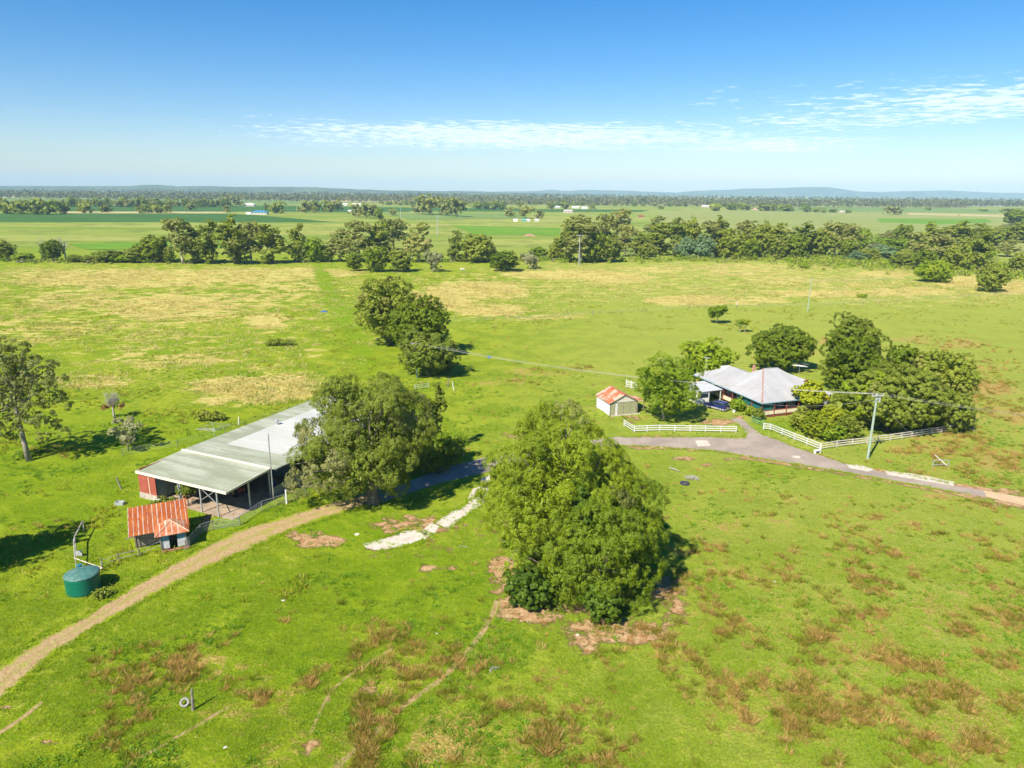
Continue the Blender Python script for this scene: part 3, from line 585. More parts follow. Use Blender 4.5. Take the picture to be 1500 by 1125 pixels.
# --- the long machinery shed
def machinery_shed():
    a = G(199, 690, 3.6); b = G(331, 721, 3.6); fr = Fr(a, math.atan2(b[1] - a[1], b[0] - a[0])); Wd = math.hypot(b[0] - a[0], b[1] - a[1])
    t = empty('machinery_shed', (a[0], a[1], 0), fr.a, 'long open-sided farm shed with a lichen-grey sheet roof and red end wall', 'shed')
    greyroof = corrugated('lichen_grey_roof', (.30, .31, .235), (.40, .42, .35), axis=0, pitch=.25, pscale=.35, stretch=(1, .35, 1), patch=(.35, .65), rough=.75, bs=.25, lapc=(.2, .2, .16), lap=1.5)
    # ribs run across the shed: lines along local x, so colour streaks lie along y
    greyroof2 = corrugated('grey_fibre_roof', (.235, .255, .165), (.38, .40, .31), axis=1, pitch=.25, pscale=.45, stretch=(.3, 1, 1), patch=(.35, .65), rough=.75, bs=.3, lap=1.9, lapc=(.25, .26, .19), c3=(.24, .26, .18))
    brightroof = corrugated('pale_new_roof', (.44, .44, .385), (.52, .52, .46), axis=1, pitch=.25, pscale=.3, stretch=(.3, 1, 1), patch=(.35, .65), rough=.5, bs=.25, c3=(.42, .42, .38))
    redwall = corrugated('red_sheet_wall', (.33, .080, .055), (.40, .11, .07), axis=0, pitch=.2, pscale=.8, rough=.6, lapc=(.5, .2, .15), c3=(.3, .06, .04))
    d1 = 7.2; L2 = 37
    zf, zb = 3.6, 3.95
    MB().slab([(0, 0, zf), (Wd, 0, zf), (Wd, d1, zb), (0, d1, zb)], .08).build('awning_roof', greyroof2, t)
    m = MB(); m.box(-.05, Wd + .05, -.09, 0, zf - .28, zf + .05); m.bar((Wd + .04, 0, zf - .1), (Wd + .04, d1, zb - .1), .08, .26); m.bar((-.04, 0, zf - .1), (-.04, d1, zb - .1), .08, .26)
    m.build('fascia', CREAMY, t)
    m = MB(); m.box(-.1, Wd + .1, d1 - .08, d1 + .08, zb + .02, zb + .2); m.build('ridge_capping', CREAMY, t)
    zr = 4.0; z2 = 4.02; xr = Wd + 1.0; xl = -.1
    MB().slab([(xl, d1 + .1, z2), (xr, d1 + .1, z2), (xr, L2, z2 - .0), (xl, L2, z2 - .0)], .1).build('main_roof', greyroof2, t)
    MB().slab([(3.6, 11.5, z2 + .025), (13.2, 11.5, z2 + .025), (13.2, L2 - .02, z2 + .025), (3.6, L2 - .02, z2 + .025)], .02).build('roof_sheeting', brightroof, t)
    # whirling vent on the roof
    m = MB(); m.tube([(3.9, 21, z2), (3.9, 21, z2 + .35)], .16, 10); m.tube([(3.9, 21, z2 + .35), (3.9, 21, z2 + .45), (3.9, 21, z2 + .75), (3.9, 21, z2 + .85)], [.18, .3, .3, .1], 12); m.build('roof_vent', GALV, t)
    # red end wall on its concrete base
    for x0, x1 in ((.1, 1.9), (2.0, 3.1)):
        MB().box(x0, x1, .12, .2, .75, zf - .1).build('wall_panel', redwall, t)
    MB().box(1.9, 2.0, .09, .2, .5, zf - .1).build('corner_strip', CREAM, t)
    MB().box(.05, 3.15, .05, .35, 0, .75).build('wall_base', CONCR, t)
    inner = corrugated('green_grey_wall', (.16, .24, .21), (.21, .29, .26), axis=1, pitch=.2, pscale=.6, rough=.7)
    MB().box(.1, .2, .35, L2 - .2, 0, 3.8).build('side_wall', redwall, t)
    MB().box(.2, xr - 1, L2 - .3, L2 - .2, 0, 3.9).build('end_wall', inner, t)
    m = MB(); m.box(3.0, 3.1, .3, 5.5, .1, 3.5); m.build('partition', inner, t)
    m = MB(); m.box(3.1, 14, 13.0, 13.1, .0, 3.9); m.build('inner_wall', inner, t)
    m = MB(); m.box(xr - 1.2, xr - 1.1, 7.6, L2 - .3, .0, 1.15); m.build('low_wall', plain('grey_block', (.26, .25, .23), .9, .2, 3), t)
    # posts
    posts = [(fr.px(250, 750, 0)[0], .1), (7.4, .1), (10.7, .1), (13.4, .1), (Wd - .15, d1 - .1), (Wd - .15, 3.6)]
    for k, (x, y) in enumerate(posts):
        MB().box(x - .07, x + .07, y - .02, y + .12, -.05, zf - .02 + y * .03).build('post', GALV, t)
    for y in range(11, 36, 5): MB().box(xr - 1.05, xr - .93, y, y + .12, -.05, 3.9).build('post', GALV, t)
    m = MB(); m.bar((10.75, .1, 3.4), (13.35, .12, 1.7), .06); m.bar((13.35, .1, 3.4), (10.75, .15, 1.7), .06); m.build('cross_brace', GALV, t)
    m = MB()
    for y in (.3, 2.5, 4.7, 6.9): m.bar((.2, y, zf - .17 + y * .045), (Wd - .1, y, zf - .17 + y * .045), .1, .16)
    m.build('purlin', DARKMETAL, t)
    MB().box(3.2, Wd + .4, .2, 12.9, 0, .06).build('floor_slab', plain('shed_slab', (.32, .25, .18), .9, .2, .8, (.25, .13, .07), f2=(.5, .7)), t)
    return fr, Wd
SH, SHW = machinery_shed()
def at(fr, x, y, z=0): q = fr.world(x, y); return (q[0], q[1], z)
# things kept in and around the shed
def drum(name, loc, c, label, r=.3, h=.88):
    t = empty(name, loc, 0, label, 'drum'); m = MB(); m.tube([(0, 0, 0), (0, 0, .02), (0, 0, h)], r, 16)
    for z in (.28, .58): m.tube([(0, 0, z), (0, 0, z + .03)], r * 1.04, 16)
    m.build('drum_body', c, t); MB().tube([(0, 0, h), (0, 0, h + .015)], r * .9, 16).build('lid', GALV, t)
BLUEP = plain('blue_plastic', (.03, .12, .32), .4, .1, 3)
drum('drum', at(SH, 12.6, 10.2, .06), BLUEP, 'blue plastic drum standing at the back of the open shed')
drum('drum', at(SH, 5.6, 2.2, .06), plain('rusty_drum', (.30, .10, .04), .8, .3, 5), 'rusty steel drum behind the posts of the open shed', h=.9)
def crate(loc, rz, s, label, mat=TIMBER):
    t = empty('crate', loc, rz, label, 'crate')
    m = MB()
    for z in (.08, .3, .52, .74):
        for y in (-.5, .5): m.box(-.6 * s, .6 * s, y * s - .015, y * s + .015, z * s, z * s + .14 * s)
        for x in (-.585, .585): m.box(x * s - .015, x * s + .015, -.47 * s, .47 * s, z * s, z * s + .14 * s)
    m.build('side_boards', mat, t)
    for x in (-.54, .54):
        for y in (-.45, .45): MB().box(x * s - .03, x * s + .03, y * s - .03, y * s + .03, 0, .88 * s).build('corner_post', mat, t)
    MB().box(-.56 * s, .56 * s, -.47 * s, .47 * s, .08 * s, .11 * s).build('base', mat, t)
crate(at(SH, 9.3, 8.5, .06), .3, 1.1, 'old timber crate in the shade beneath the shed roof')
crate(at(SH, 7.6, 9.8, .06), -.2, 1.3, 'larger grey crate deep inside the open shed', plain('grey_board', (.3, .3, .29), .8, .2, 4))
def tractor(loc, rz):
    t = empty('tractor', loc, rz, 'old red tractor parked deep in the shade of the open shed', 'tractor')
    m = MB(); m.box(-.35, .35, .2, 1.9, .75, 1.25); m.box(-.42, .42, -.9, .25, .6, 1.05); m.build('body', plain('old_red_paint', (.33, .05, .03), .6, .25, 3), t)
    m = MB(); m.box(-.3, .3, -.75, -.25, 1.05, 1.2); m.box(-.3, .3, -.8, -.72, 1.2, 1.6); m.build('seat', BLACK, t)
    m = MB(); m.tube([(0, .2, 1.2), (0, .0, 1.6)], .03); m.tube([(.25 * math.cos(i * .524), .0 + .1 * math.sin(i * .524), 1.6 + .2 * math.sin(i * .524)) for i in range(13)], .02, 5); m.build('steering_wheel', BLACK, t)
    MB().tube([(.2, 1.2, 1.25), (.2, 1.2, 2.0)], .04).build('exhaust', DARKMETAL, t)
    for x, y, r, w in ((-.75, -.5, .7, .35), (.75, -.5, .7, .35), (-.6, 1.6, .38, .2), (.6, 1.6, .38, .2)):
        wv = MB(); wv.tube([(x - w / 2, y, r), (x - w / 2 + .05, y, r), (x + w / 2 - .05, y, r), (x + w / 2, y, r)], [r * .86, r, r, r * .86], 20); wo_ = wv.build('wheel', BLACK, t)
        MB().tube([(x - w / 2 - .01, y, r), (x + w / 2 + .01, y, r)], r * .5, 14).build('rim', plain('yellow_rim', (.5, .36, .06), .6), wo_)
tractor(at(SH, 10.6, 6.1, .06), SH.a + 1.2)
def plastic_chair(loc, rz):
    t = empty('garden_chair', loc, rz, 'white garden chair by the shed posts above the rusty hut roof', 'chair')
    wp = plain('white_plastic', (.75, .75, .74), .4, .04)
    MB().box(-.25, .25, -.25, .25, .4, .44).build('seat', wp, t)
    m = MB(); [m.box(-.25 + .11 * i, -.18 + .11 * i, .2, .24, .44, .9) for i in range(5)]; m.box(-.27, .27, .19, .25, .86, .95); m.build('backrest', wp, t)
    for x in (-.22, .22):
        for y in (-.22, .22): MB().box(x - .025, x + .025, y - .025, y + .025, 0, .4).build('leg', wp, t)
plastic_chair(at(SH, 4.5, -.9), SH.a + .4)
MBt = MB(); [MBt.bar((math.cos(a) * .1 - .5, a * .1, .1 + .12 * i), (.6 + math.sin(a) * .1, a * .12, .14 + .12 * i), .2, .07) for i, a in enumerate((0, .8, 2.2, 3.3))]
tag(MBt.build('plank_pile', plain('sawn_timber', (.48, .30, .14), .8, .2, 3), loc=at(SH, 5.9, -.7)), 'small heap of orange boards beside the white garden chair', 'timber pile')
# tall pipe at the shed corner
x, y = G(393, 733)
t = empty('vent_pipe', (x + .6, y + .3, 0), 0, 'tall thin grey pipe rising past the shed roof edge', 'pipe')
MB().tube([(0, 0, -.1), (0, 0, 8.7)], .055, 8).build('pipe', GALV, t); MB().tube([(0, 0, 8.7), (0, 0, 8.9)], [.1, .03], 8).build('cap', GALV, t)
MB().tube([(.02, -.25, -.1), (.02, -.25, 8.5)], .03, 6).build('conduit', GALV, t)

# --- small rusty hut
def hut():
    a = G(188, 787, 1.9); b = G(279, 767, 1.9); ang = R(27); fr = Fr(a, ang)
    rust = corrugated('rusty_hut_roof', (.36, .075, .014), (.52, .17, .03), axis=0, pitch=.12, pscale=1.4, stretch=(1, .2, 1), rough=.75, lap=.48, lapc=(.58, .52, .46), c3=(.30, .09, .04), bs=.8)
    rust2 = corrugated('rusty_porch_roof', (.42, .10, .03), (.60, .33, .20), axis=0, pitch=.12, pscale=.9, rough=.75, lap=.6, lapc=(.6, .5, .42), c3=(.4, .15, .06), bs=.7)
    slat = plain('weathered_boards', (.24, .19, .155), .9, .3, 5, (.42, .38, .33), bump=.4)
    t = empty('farm_hut', (a[0], a[1], 0), ang, 'small timber hut with a rusty striped iron roof and hipped porch', 'hut')
    w = 6.0; dp = 5.1; z0, z1 = 1.95, 3.15
    MB().slab([(0, 0, z0), (w, 0, z0), (w, dp, z1), (0, dp, z1)], .05).build('roof', rust, t)
    m = MB(); x0, x1, y0, y1 = .55, 5.5, 1.0, 4.7; zt = z0 + .2
    m.box(x0, x1, y1 - .06, y1, 0, 2.9); m.box(x0, x0 + .06, y0 + .1, y1 - .06, 0, 1.95)
    m.build('walls', slat, t)
    m = MB()
    for i in range(9): m.box(x0 + .08, x1, y0 + .0, y0 + .04, .15 + i * .2, .31 + i * .2)
    m.build('slatted_front', slat, t)
    for x in (x0, x0 + .35, x1): MB().box(x - .06, x + .06, y0 - .07, y0 - .005, -.05, z0 + .1).build('post', TIMBER, t)
    m = MB(); m.box(x1 - .06, x1, y0 + .06, y1 - .06, 0, 2.05); m.build('side_wall', slat, t)
    # hipped porch
    L_ = fr.px(227, 786, 1.95); Rr = fr.px(277, 778, 1.95); A = fr.px(253, 759, 2.75)
    px0, px1 = L_[0] - .05, Rr[0]; py0 = min(L_[1], Rr[1]) - .05; py1 = py0 + 2.7
    ax = (px0 + px1) / 2; ay = py0 + 1.7; az = 2.85
    m = MB(); m.slab([(px0, py0, 1.95), (px1, py0, 1.95), (ax, ay, az)], .04); m.slab([(px1, py0, 1.95), (px1, py1, 2.1), (ax, ay, az)], .04); m.slab([(px0, py1, 2.1), (px0, py0, 1.95), (ax, ay, az)], .04); m.slab([(px1, py1, 2.1), (ax, ay + .7, az), (ax, ay, az)], .03); m.slab([(px0, py1, 2.1), (ax, ay, az), (ax, ay + .7, az)], .03)
    m.build('porch_roof', rust2, t)
    m = MB(); m.tube([(px0, py0, 1.99), (ax, ay, az + .04)], .05); m.tube([(px1, py0, 1.99), (ax, ay, az + .04)], .05); m.build('hip_capping', plain('pale_rust', (.6, .42, .3), .7, .2, 3), t)
    bw = plain('pale_hut_wall', (.52, .53, .55), .85, .15, 2, (.35, .33, .32)); bl = plain('blue_hut_wall', (.10, .27, .36), .8, .2, 3)
    q0, q1, yy = px0 + .5, px1 - .35, py0 + .35
    for (xa, xb) in ((q0, q0 + .85), (q1 - .9, q1)):
        MB().box(xa, xb, yy, yy + .06, .25, 1.2).build('wall_panel', bw, t); MB().box(xa, xb, yy - .01, yy + .06, 1.2, 1.93).build('painted_board', bl, t)
    MB().box(q0, q0 + .06, yy + .06, y0, .2, 1.93).build('porch_side', bw, t); MB().box(q1 - .06, q1, yy + .06, y0, .2, 1.93).build('porch_side', bw, t)
    MB().box(q0, q1 + .2, yy - .3, yy - .02, 0, .12).build('step', BRICK, t)
    for x in (q0 + .03, q1 - .03): MB().box(x - .05, x + .05, yy - .1, yy, -.05, 1.95).build('post', TIMBER, t)
    MB().box(-.35, .5, .9, 1.0, 1.3, 1.42).build('rail_end', TIMBER, t)
    return fr
HU = hut()

# --- green tank
def tank():
    x, y = -41.75, 61.9
    GT = plain('green_tank_wall', (.003, .125, .075), .35, .08, .8, spec=.4, bump=.02); TT = plain('green_tank_top', (.055, .155, .13), .45, .15, 1.2, (.16, .24, .21), f2=(.45, .7))
    t = empty('water_tank', (x, y, 0), 0, 'big round dark green water tank standing in the paddock', 'water tank')
    r = 1.52; h = 1.75
    m = MB(); n = 40
    prof = [(r - .03, 0), (r, .04)]
    for i in range(6): prof += [(r, .12 + i * .26), (r + .02, .18 + i * .26), (r, .24 + i * .26)]
    prof += [(r, h - .05), (r - .02, h)]
    def lathe(m, prof, n):
        b = len(m.v)
        for (q, z) in prof:
            for k in range(n): m.v.append((q * math.cos(2 * math.pi * k / n), q * math.sin(2 * math.pi * k / n), z))
        for i in range(len(prof) - 1):
            for k in range(n): m.f.append((b + i * n + k, b + i * n + (k + 1) % n, b + (i + 1) * n + (k + 1) % n, b + (i + 1) * n + k))
    lathe(m, prof, n); m.build('tank_wall', GT, t, True)
    m = MB(); lathe(m, [(r + .03, h - .02), (r + .04, h + .03), (r - .1, h + .08), (.8, h + .30), (.25, h + .38), (.01, h + .39)], n); m.build('tank_roof', TT, t, True)
    m = MB()
    for k in range(12):
        a = k * math.pi / 6; m.bar((.3 * math.cos(a), .3 * math.sin(a), h + .375), ((r - .12) * math.cos(a), (r - .12) * math.sin(a), h + .09), .07, .03)
    m.build('roof_rib', TT, t)
    m = MB(); m.tube([(-.75, 1.0, h + .03), (-.75, 1.0, h + .32)], .24, 16); m.tube([(-.75, 1.0, h + .32), (-.75, 1.0, h + .37)], .28, 16); m.build('inlet_hatch', plain('blue_green_plastic', (.03, .16, .2), .4), t)
    m = MB(); m.tube([(.95, -1.15, .12), (1.1, -1.45, .12), (1.1, -1.45, -.05)], .04); m.build('outlet_pipe', BLACK, t)
tank()

# --- garage with a rusty roof
def garage():
    o = G(893, 609); fr = Fr(o, R(18)); W_ = 5.4; Dp = 5.6; e = 2.35; rz = 3.75
    t = empty('garage', (o[0], o[1], 0), fr.a, 'white gabled garage with rusty red iron roof and green doors', 'garage')
    rr = corrugated('rusty_garage_roof', (.42, .125, .045), (.60, .40, .30), axis=1, pitch=.15, pscale=.8, stretch=(.7, 1, 1), patch=(.46, .56), rough=.7, c3=(.40, .12, .07), bs=.5)
    ww = corrugated('white_sheet_wall', (.70, .71, .72), (.78, .78, .78), axis=1, pitch=.2, pscale=.6, rough=.6, c3=(.6, .6, .6), bs=.4)
    gd = plain('green_door_boards', (.27, .28, .15), .8, .15, 3, (.38, .37, .24)); 
    m = MB(); o_ = .25
    m.slab([(-o_, -o_, e - .1), (W_ / 2, -o_, rz), (W_ / 2, Dp + o_, rz), (-o_, Dp + o_, e - .1)], .05); m.slab([(W_ / 2, -o_, rz), (W_ + o_, -o_, e - .1), (W_ + o_, Dp + o_, e - .1), (W_ / 2, Dp + o_, rz)], .05); m.build('roof', rr, t)
    m = MB(); m.bar((W_ / 2, -o_ - .02, rz + .03), (W_ / 2, Dp + o_, rz + .03), .3, .05); m.build('ridge_capping', plain('red_ridge', (.42, .13, .09), .7, .2, 3), t)
    m = MB(); m.box(0, .08, .09, Dp, 0, e); m.build('side_wall', ww, t); MB().box(W_ - .08, W_, .09, Dp, 0, e).build('side_wall', ww, t); MB().box(.08, W_ - .08, Dp - .08, Dp, 0, e).build('back_wall', ww, t)
    m = MB(); m.add([(0, 0, e - .05), (W_, 0, e - .05), (W_ / 2, 0, rz - .1), (0, .08, e - .05), (W_, .08, e - .05), (W_ / 2, .08, rz - .1)], [(0, 1, 2), (5, 4, 3), (0, 3, 4, 1), (1, 4, 5, 2), (2, 5, 3, 0)]); m.build('gable', plain('off_white_paint', (.55, .53, .46), .7, .08, 1.5, (.42, .38, .3), f2=(.6, .85)), t)
    for i, (xa, xb) in enumerate(((.15, 1.0), (1.5, 2.6), (2.68, 3.9), (3.98, 5.2))):
        MB().box(xa, xb, -.03, .05, .05, 2.2).build('door', gd, t)
    MB().box(1.04, 1.46, -.04, .04, .05, 2.15).build('door_post', WHITE, t)
    for q0, q1, q2, q3 in ((-.02, .12, .08, e), (W_ - .15, W_ + .02, .08, e), (2.61, 2.67, .05, 2.2), (3.91, 3.97, .05, 2.2)): MB().box(q0, q1, -.05, q2, 0, q3).build('door_frame', TIMBER, t)
    MB().box(.0, W_ + .3, -.6, -.08, 0, .07).build('threshold', CONCR, t)
    MB().slab([(W_ + .05, 1.2, 2.0), (W_ + 2.0, 1.2, 1.8), (W_ + 2.0, 4.6, 1.8), (W_ + .05, 4.6, 2.0)], .05).build('lean_to_roof', rr, t)
    for y in (1.3, 4.5): MB().box(W_ + 1.85, W_ + 1.97, y - .06, y + .06, 0, 1.78).build('post', TIMBER, t)
    return fr
GA = garage()

# --- the house
def house():
    fr = Fr((43.5, 118.5), R(19.45))
    t = empty('farm_house', (43.5, 118.5, 0), fr.a, 'low farmhouse with pale hipped iron roof and wide verandahs', 'house')
    rf = corrugated('pale_iron_roof', (.36, .355, .35), (.45, .445, .44), axis=0, pitch=.3, pscale=.5, stretch=(1, .25, 1), patch=(.3, .7), rough=.5, metal=.05, lap=.76, lapc=(.31, .30, .29), c3=(.34, .33, .32), bs=.5)
    rf2 = corrugated('pale_iron_roof_side', (.35, .345, .34), (.44, .435, .43), axis=1, pitch=.3, pscale=.5, stretch=(.25, 1, 1), patch=(.3, .7), rough=.5, metal=.05, lap=.76, lapc=(.30, .29, .28), c3=(.34, .32, .31), bs=.5)
    rustc = plain('rusty_capping', (.36, .16, .11), .8, .3, 2, (.52, .46, .42))
    wallm = plain('weatherboard', (.50, .44, .34), .8, .1, 2)
    e = 2.9
    def roofpoly(polys, name):
        m = MB(); m2 = MB()
        for ax, p in polys: (m if ax == 0 else m2).slab(p, .06)
        if m.v: m.build(name, rf, t)
        if m2.v: m2.build(name, rf2, t)
    X1, Y1 = 14.6, 18.2; A = (7.4, 9.6, 6.25); B = (10.4, 9.3, 6.25); C = (7.4, 12.0, 6.25)
    # front block: hips from each corner to a short ridge
    roofpoly([(0, [(0, 0, e), (X1, 0, e), B, A]), (1, [(0, Y1 * .8, e), (0, 0, e), A]), (0, [(X1, Y1 * .75, e), (0, Y1 * .8, e), A, B]), (1, [(X1, 0, e), (X1, Y1 * .75, e), B])], 'roof')
    # rear wing, lower hip running back
    Cx, Cy = 6.2, 16.6
    roofpoly([(1, [(0, 21.5, e + .02), (.02, 9, e + .02), (Cx, 12, 4.95), (Cx, 17.6, 5.0)]), (0, [(0, 21.5, e + .02), (Cx, 17.6, 5.0), (12, 21.5, e + .02)][::-1]), (1, [(12, 21.5, e + .02), (Cx, 17.6, 5.0), (Cx, 12, 4.95), (12, 9, e + .02)][::-1])], 'wing_roof')
    # gabled wing to the right
    gx = 14.2; 
    roofpoly([(1, [(10.9, 5.6, 3.2), (gx, 5.6, 4.6), (gx, 12.5, 4.6), (10.9, 12.5, 3.2)]), (1, [(gx, 5.6, 4.6), (17.5, 5.6, 3.0), (17.5, 12.5, 3.0), (gx, 12.5, 4.6)])], 'gable_roof')
    m = MB(); m.bar((10.85, 5.55, 3.15), (gx, 5.55, 4.58), .05, .22); m.bar((gx, 5.55, 4.58), (17.55, 5.55, 2.95), .05, .22); m.build('barge_board', REDPAINT, t)
    m = MB(); m.add([(11.1, 5.9, 3.1), (17.2, 5.9, 2.9), (gx, 5.9, 4.45)], [(0, 1, 2)]); m.box(11.2, 17.2, 5.95, 6.05, .4, 3.0); m.build('gable_wall', wallm, t)
    MB().box(12.6, 14.2, 5.9, 5.94, 1.2, 2.4).build('window', GLASS, t)
    MB().box(17.1, 17.2, 6.05, 12.4, .4, 2.95).build('side_wall', wallm, t)
    # rust along the hips
    m = MB(); m.tube([(0.02, 0.02, e + .06), (A[0], A[1], A[2] + .05)], .13, 5); m.build('hip_capping', rustc, t)
    m = MB(); m.tube([(A[0], A[1], A[2] + .05), (B[0], B[1], B[2] + .05)], .09, 5); m.tube([(B[0], B[1], B[2] + .05), (X1, 0, e + .05)], .06, 5); m.build('ridge_capping', GALV, t)
    # gutters
    m = MB(); gut = plain('blue_grey_gutter', (.20, .32, .38), .5, .1)
    for a, b in (((-.08, -.08, e - .05), (X1, -.08, e - .05)), ((-.08, -.08, e - .05), (-.08, 21.5, e - .05))): m.bar(a, b, .12, .14)
    m.build('gutter', gut, t)
    # brick chimney and flue
    m = MB(); m.box(6.35, 6.7, 11.0, 11.35, 5.0, 6.65); m.box(6.3, 6.75, 10.95, 11.4, 6.5, 6.58); m.build('chimney', plain('red_white_chimney', (.42, .16, .12), .8, .3, 4, (.6, .55, .5)), t)
    m = MB(); m.tube([(12.0, 1.9, 3.3), (12.0, 1.9, 4.9)], .07, 8); m.tube([(12.0, 1.9, 4.9), (12.0, 1.9, 5.05)], [.14, .05], 8); m.build('flue', rustc, t)
    m = MB(); m.box(4.6, 6.4, 18.0, 18.8, 4.2, 4.9); m.build('roof_vent', WHITE, t)
    # core walls
    m = MB(); m.box(2.2, 14.2, 2.2, 12.2, .5, e + .05); m.box(2.2, 10.5, 12.2, 20.5, .5, e + .05); m.build('wall', wallm, t)
    for (x0, x1) in ((4, 5.2), (6.3, 7.3), (9.2, 10.6)):
        wn = MB().box(x0, x1, 2.14, 2.19, 1.0 if x0 != 6.3 else .55, 2.5).build('window' if x0 != 6.3 else 'door', GLASS, t)
    for y0 in (4, 7, 10, 13.5, 17): MB().box(2.14, 2.19, y0, y0 + 1.3, 1.1, 2.5).build('window', GLASS, t)
    # verandah deck, parapet, posts, blinds, stumps
    m = MB(); m.box(.35, 14.2, .35, 2.2, .42, .55); m.box(.35, 2.2, 2.2, 20.5, .42, .55); m.build('verandah_floor', plain('verandah_boards', (.22, .13, .1), .8, .2, 2), t)
    m = MB(); m.box(.35, 11.2, .3, .37, .58, 1.32); m.box(.28, .35, .37, 20.5, .58, 1.32); m.build('verandah_parapet', CREAM, t)
    m = MB(); m.box(.3, 11.2, .25, .41, 1.32, 1.38); m.box(.25, .4, .42, 20.5, 1.32, 1.38); m.build('parapet_rail', REDPAINT, t)
    for x in (.38, 3.0, 5.6, 8.2, 10.8, 13.4): MB().box(x - .07, x + .07, .22, .36, .0, e).build('verandah_post', REDPAINT, t)
    for y in (3.0, 5.8, 8.6, 11.4, 14.2, 17.0, 19.8): MB().box(.20, .34, y - .07, y + .07, .0, e).build('verandah_post', REDPAINT, t)
    MB().box(.5, 2.9, .42, .46, 1.4, 2.75).build('blind', TEAL, t)
    m = MB(); m.box(.42, .46, .5, 7.4, 1.4, 2.75); m.build('blind', TEAL, t)
    for x in (1.2, 3, 5, 7, 9, 11): MB().box(x - .14, x + .14, .5, .78, 0, .42).build('stump', plain('pink_stump', (.5, .38, .34), .9), t)
    m = MB(); m.box(.45, 11.2, .42, .5, .1, .42); m.build('skirting', REDPAINT, t)
    # flat roofed annex beside the car
    m = MB(); m.slab([(-5.3, 10.9, 2.45), (-.3, 10.9, 2.55), (-.3, 17, 2.65), (-5.3, 17, 2.55)], .1); m.build('annex_roof', plain('white_annex_roof', (.46, .47, .47), .5, .08, 1.5, (.45, .45, .44)), t)
    m = MB(); m.box(-5.2, -3.0, 11.1, 16.8, 0, 2.44); m.build('annex_wall', plain('annex_white', (.68, .66, .58), .8, .06), t)
    MB().box(-5.0, -3.3, 11.03, 11.08, 1.25, 2.0).build('annex_window', GLASS, t)
    for x in (-.6,): MB().box(x - .06, x + .06, 11.0, 11.12, 0, 2.45).build('annex_post', WHITE, t)
    # small porch roof at the far corner
    m = MB(); q = fr.px(1222, 577, 2.4); m.slab([(q[0] - 3.2, q[1] - .4, 2.45), (q[0], q[1], 2.4), (q[0] - .5, q[1] + 3.2, 2.7), (q[0] - 3.6, q[1] + 3, 2.7)], .06); m.build('porch_roof', rf, t)
    MB().box(q[0] - .8, q[0] - .65, q[1] + .1, q[1] + .25, 0, 2.4).build('porch_post', DARKMETAL, t); MB().box(q[0] - 3.2, q[0] - .9, q[1] + .5, q[1] + .6, 0, 1.9).build('porch_screen', plain('grey_screen', (.3, .31, .33), .8), t)
    # antenna
    m = MB(); y0 = 18.0; m.tube([(.6, y0, 2.9), (.6, y0, 7.2)], .045, 6)
    for k, l in enumerate((1.3, 1.1, .9, .7, .6)): m.tube([(.6 - l / 2, y0 + .25 * k - .4, 7.0), (.6 + l / 2, y0 + .25 * k - .4, 7.0)], .02, 4)
    m.tube([(.6, y0 - .5, 7.0), (.6, y0 + .8, 7.0)], .025, 4); m.build('antenna', GALV, t)
    return fr
HO = house()

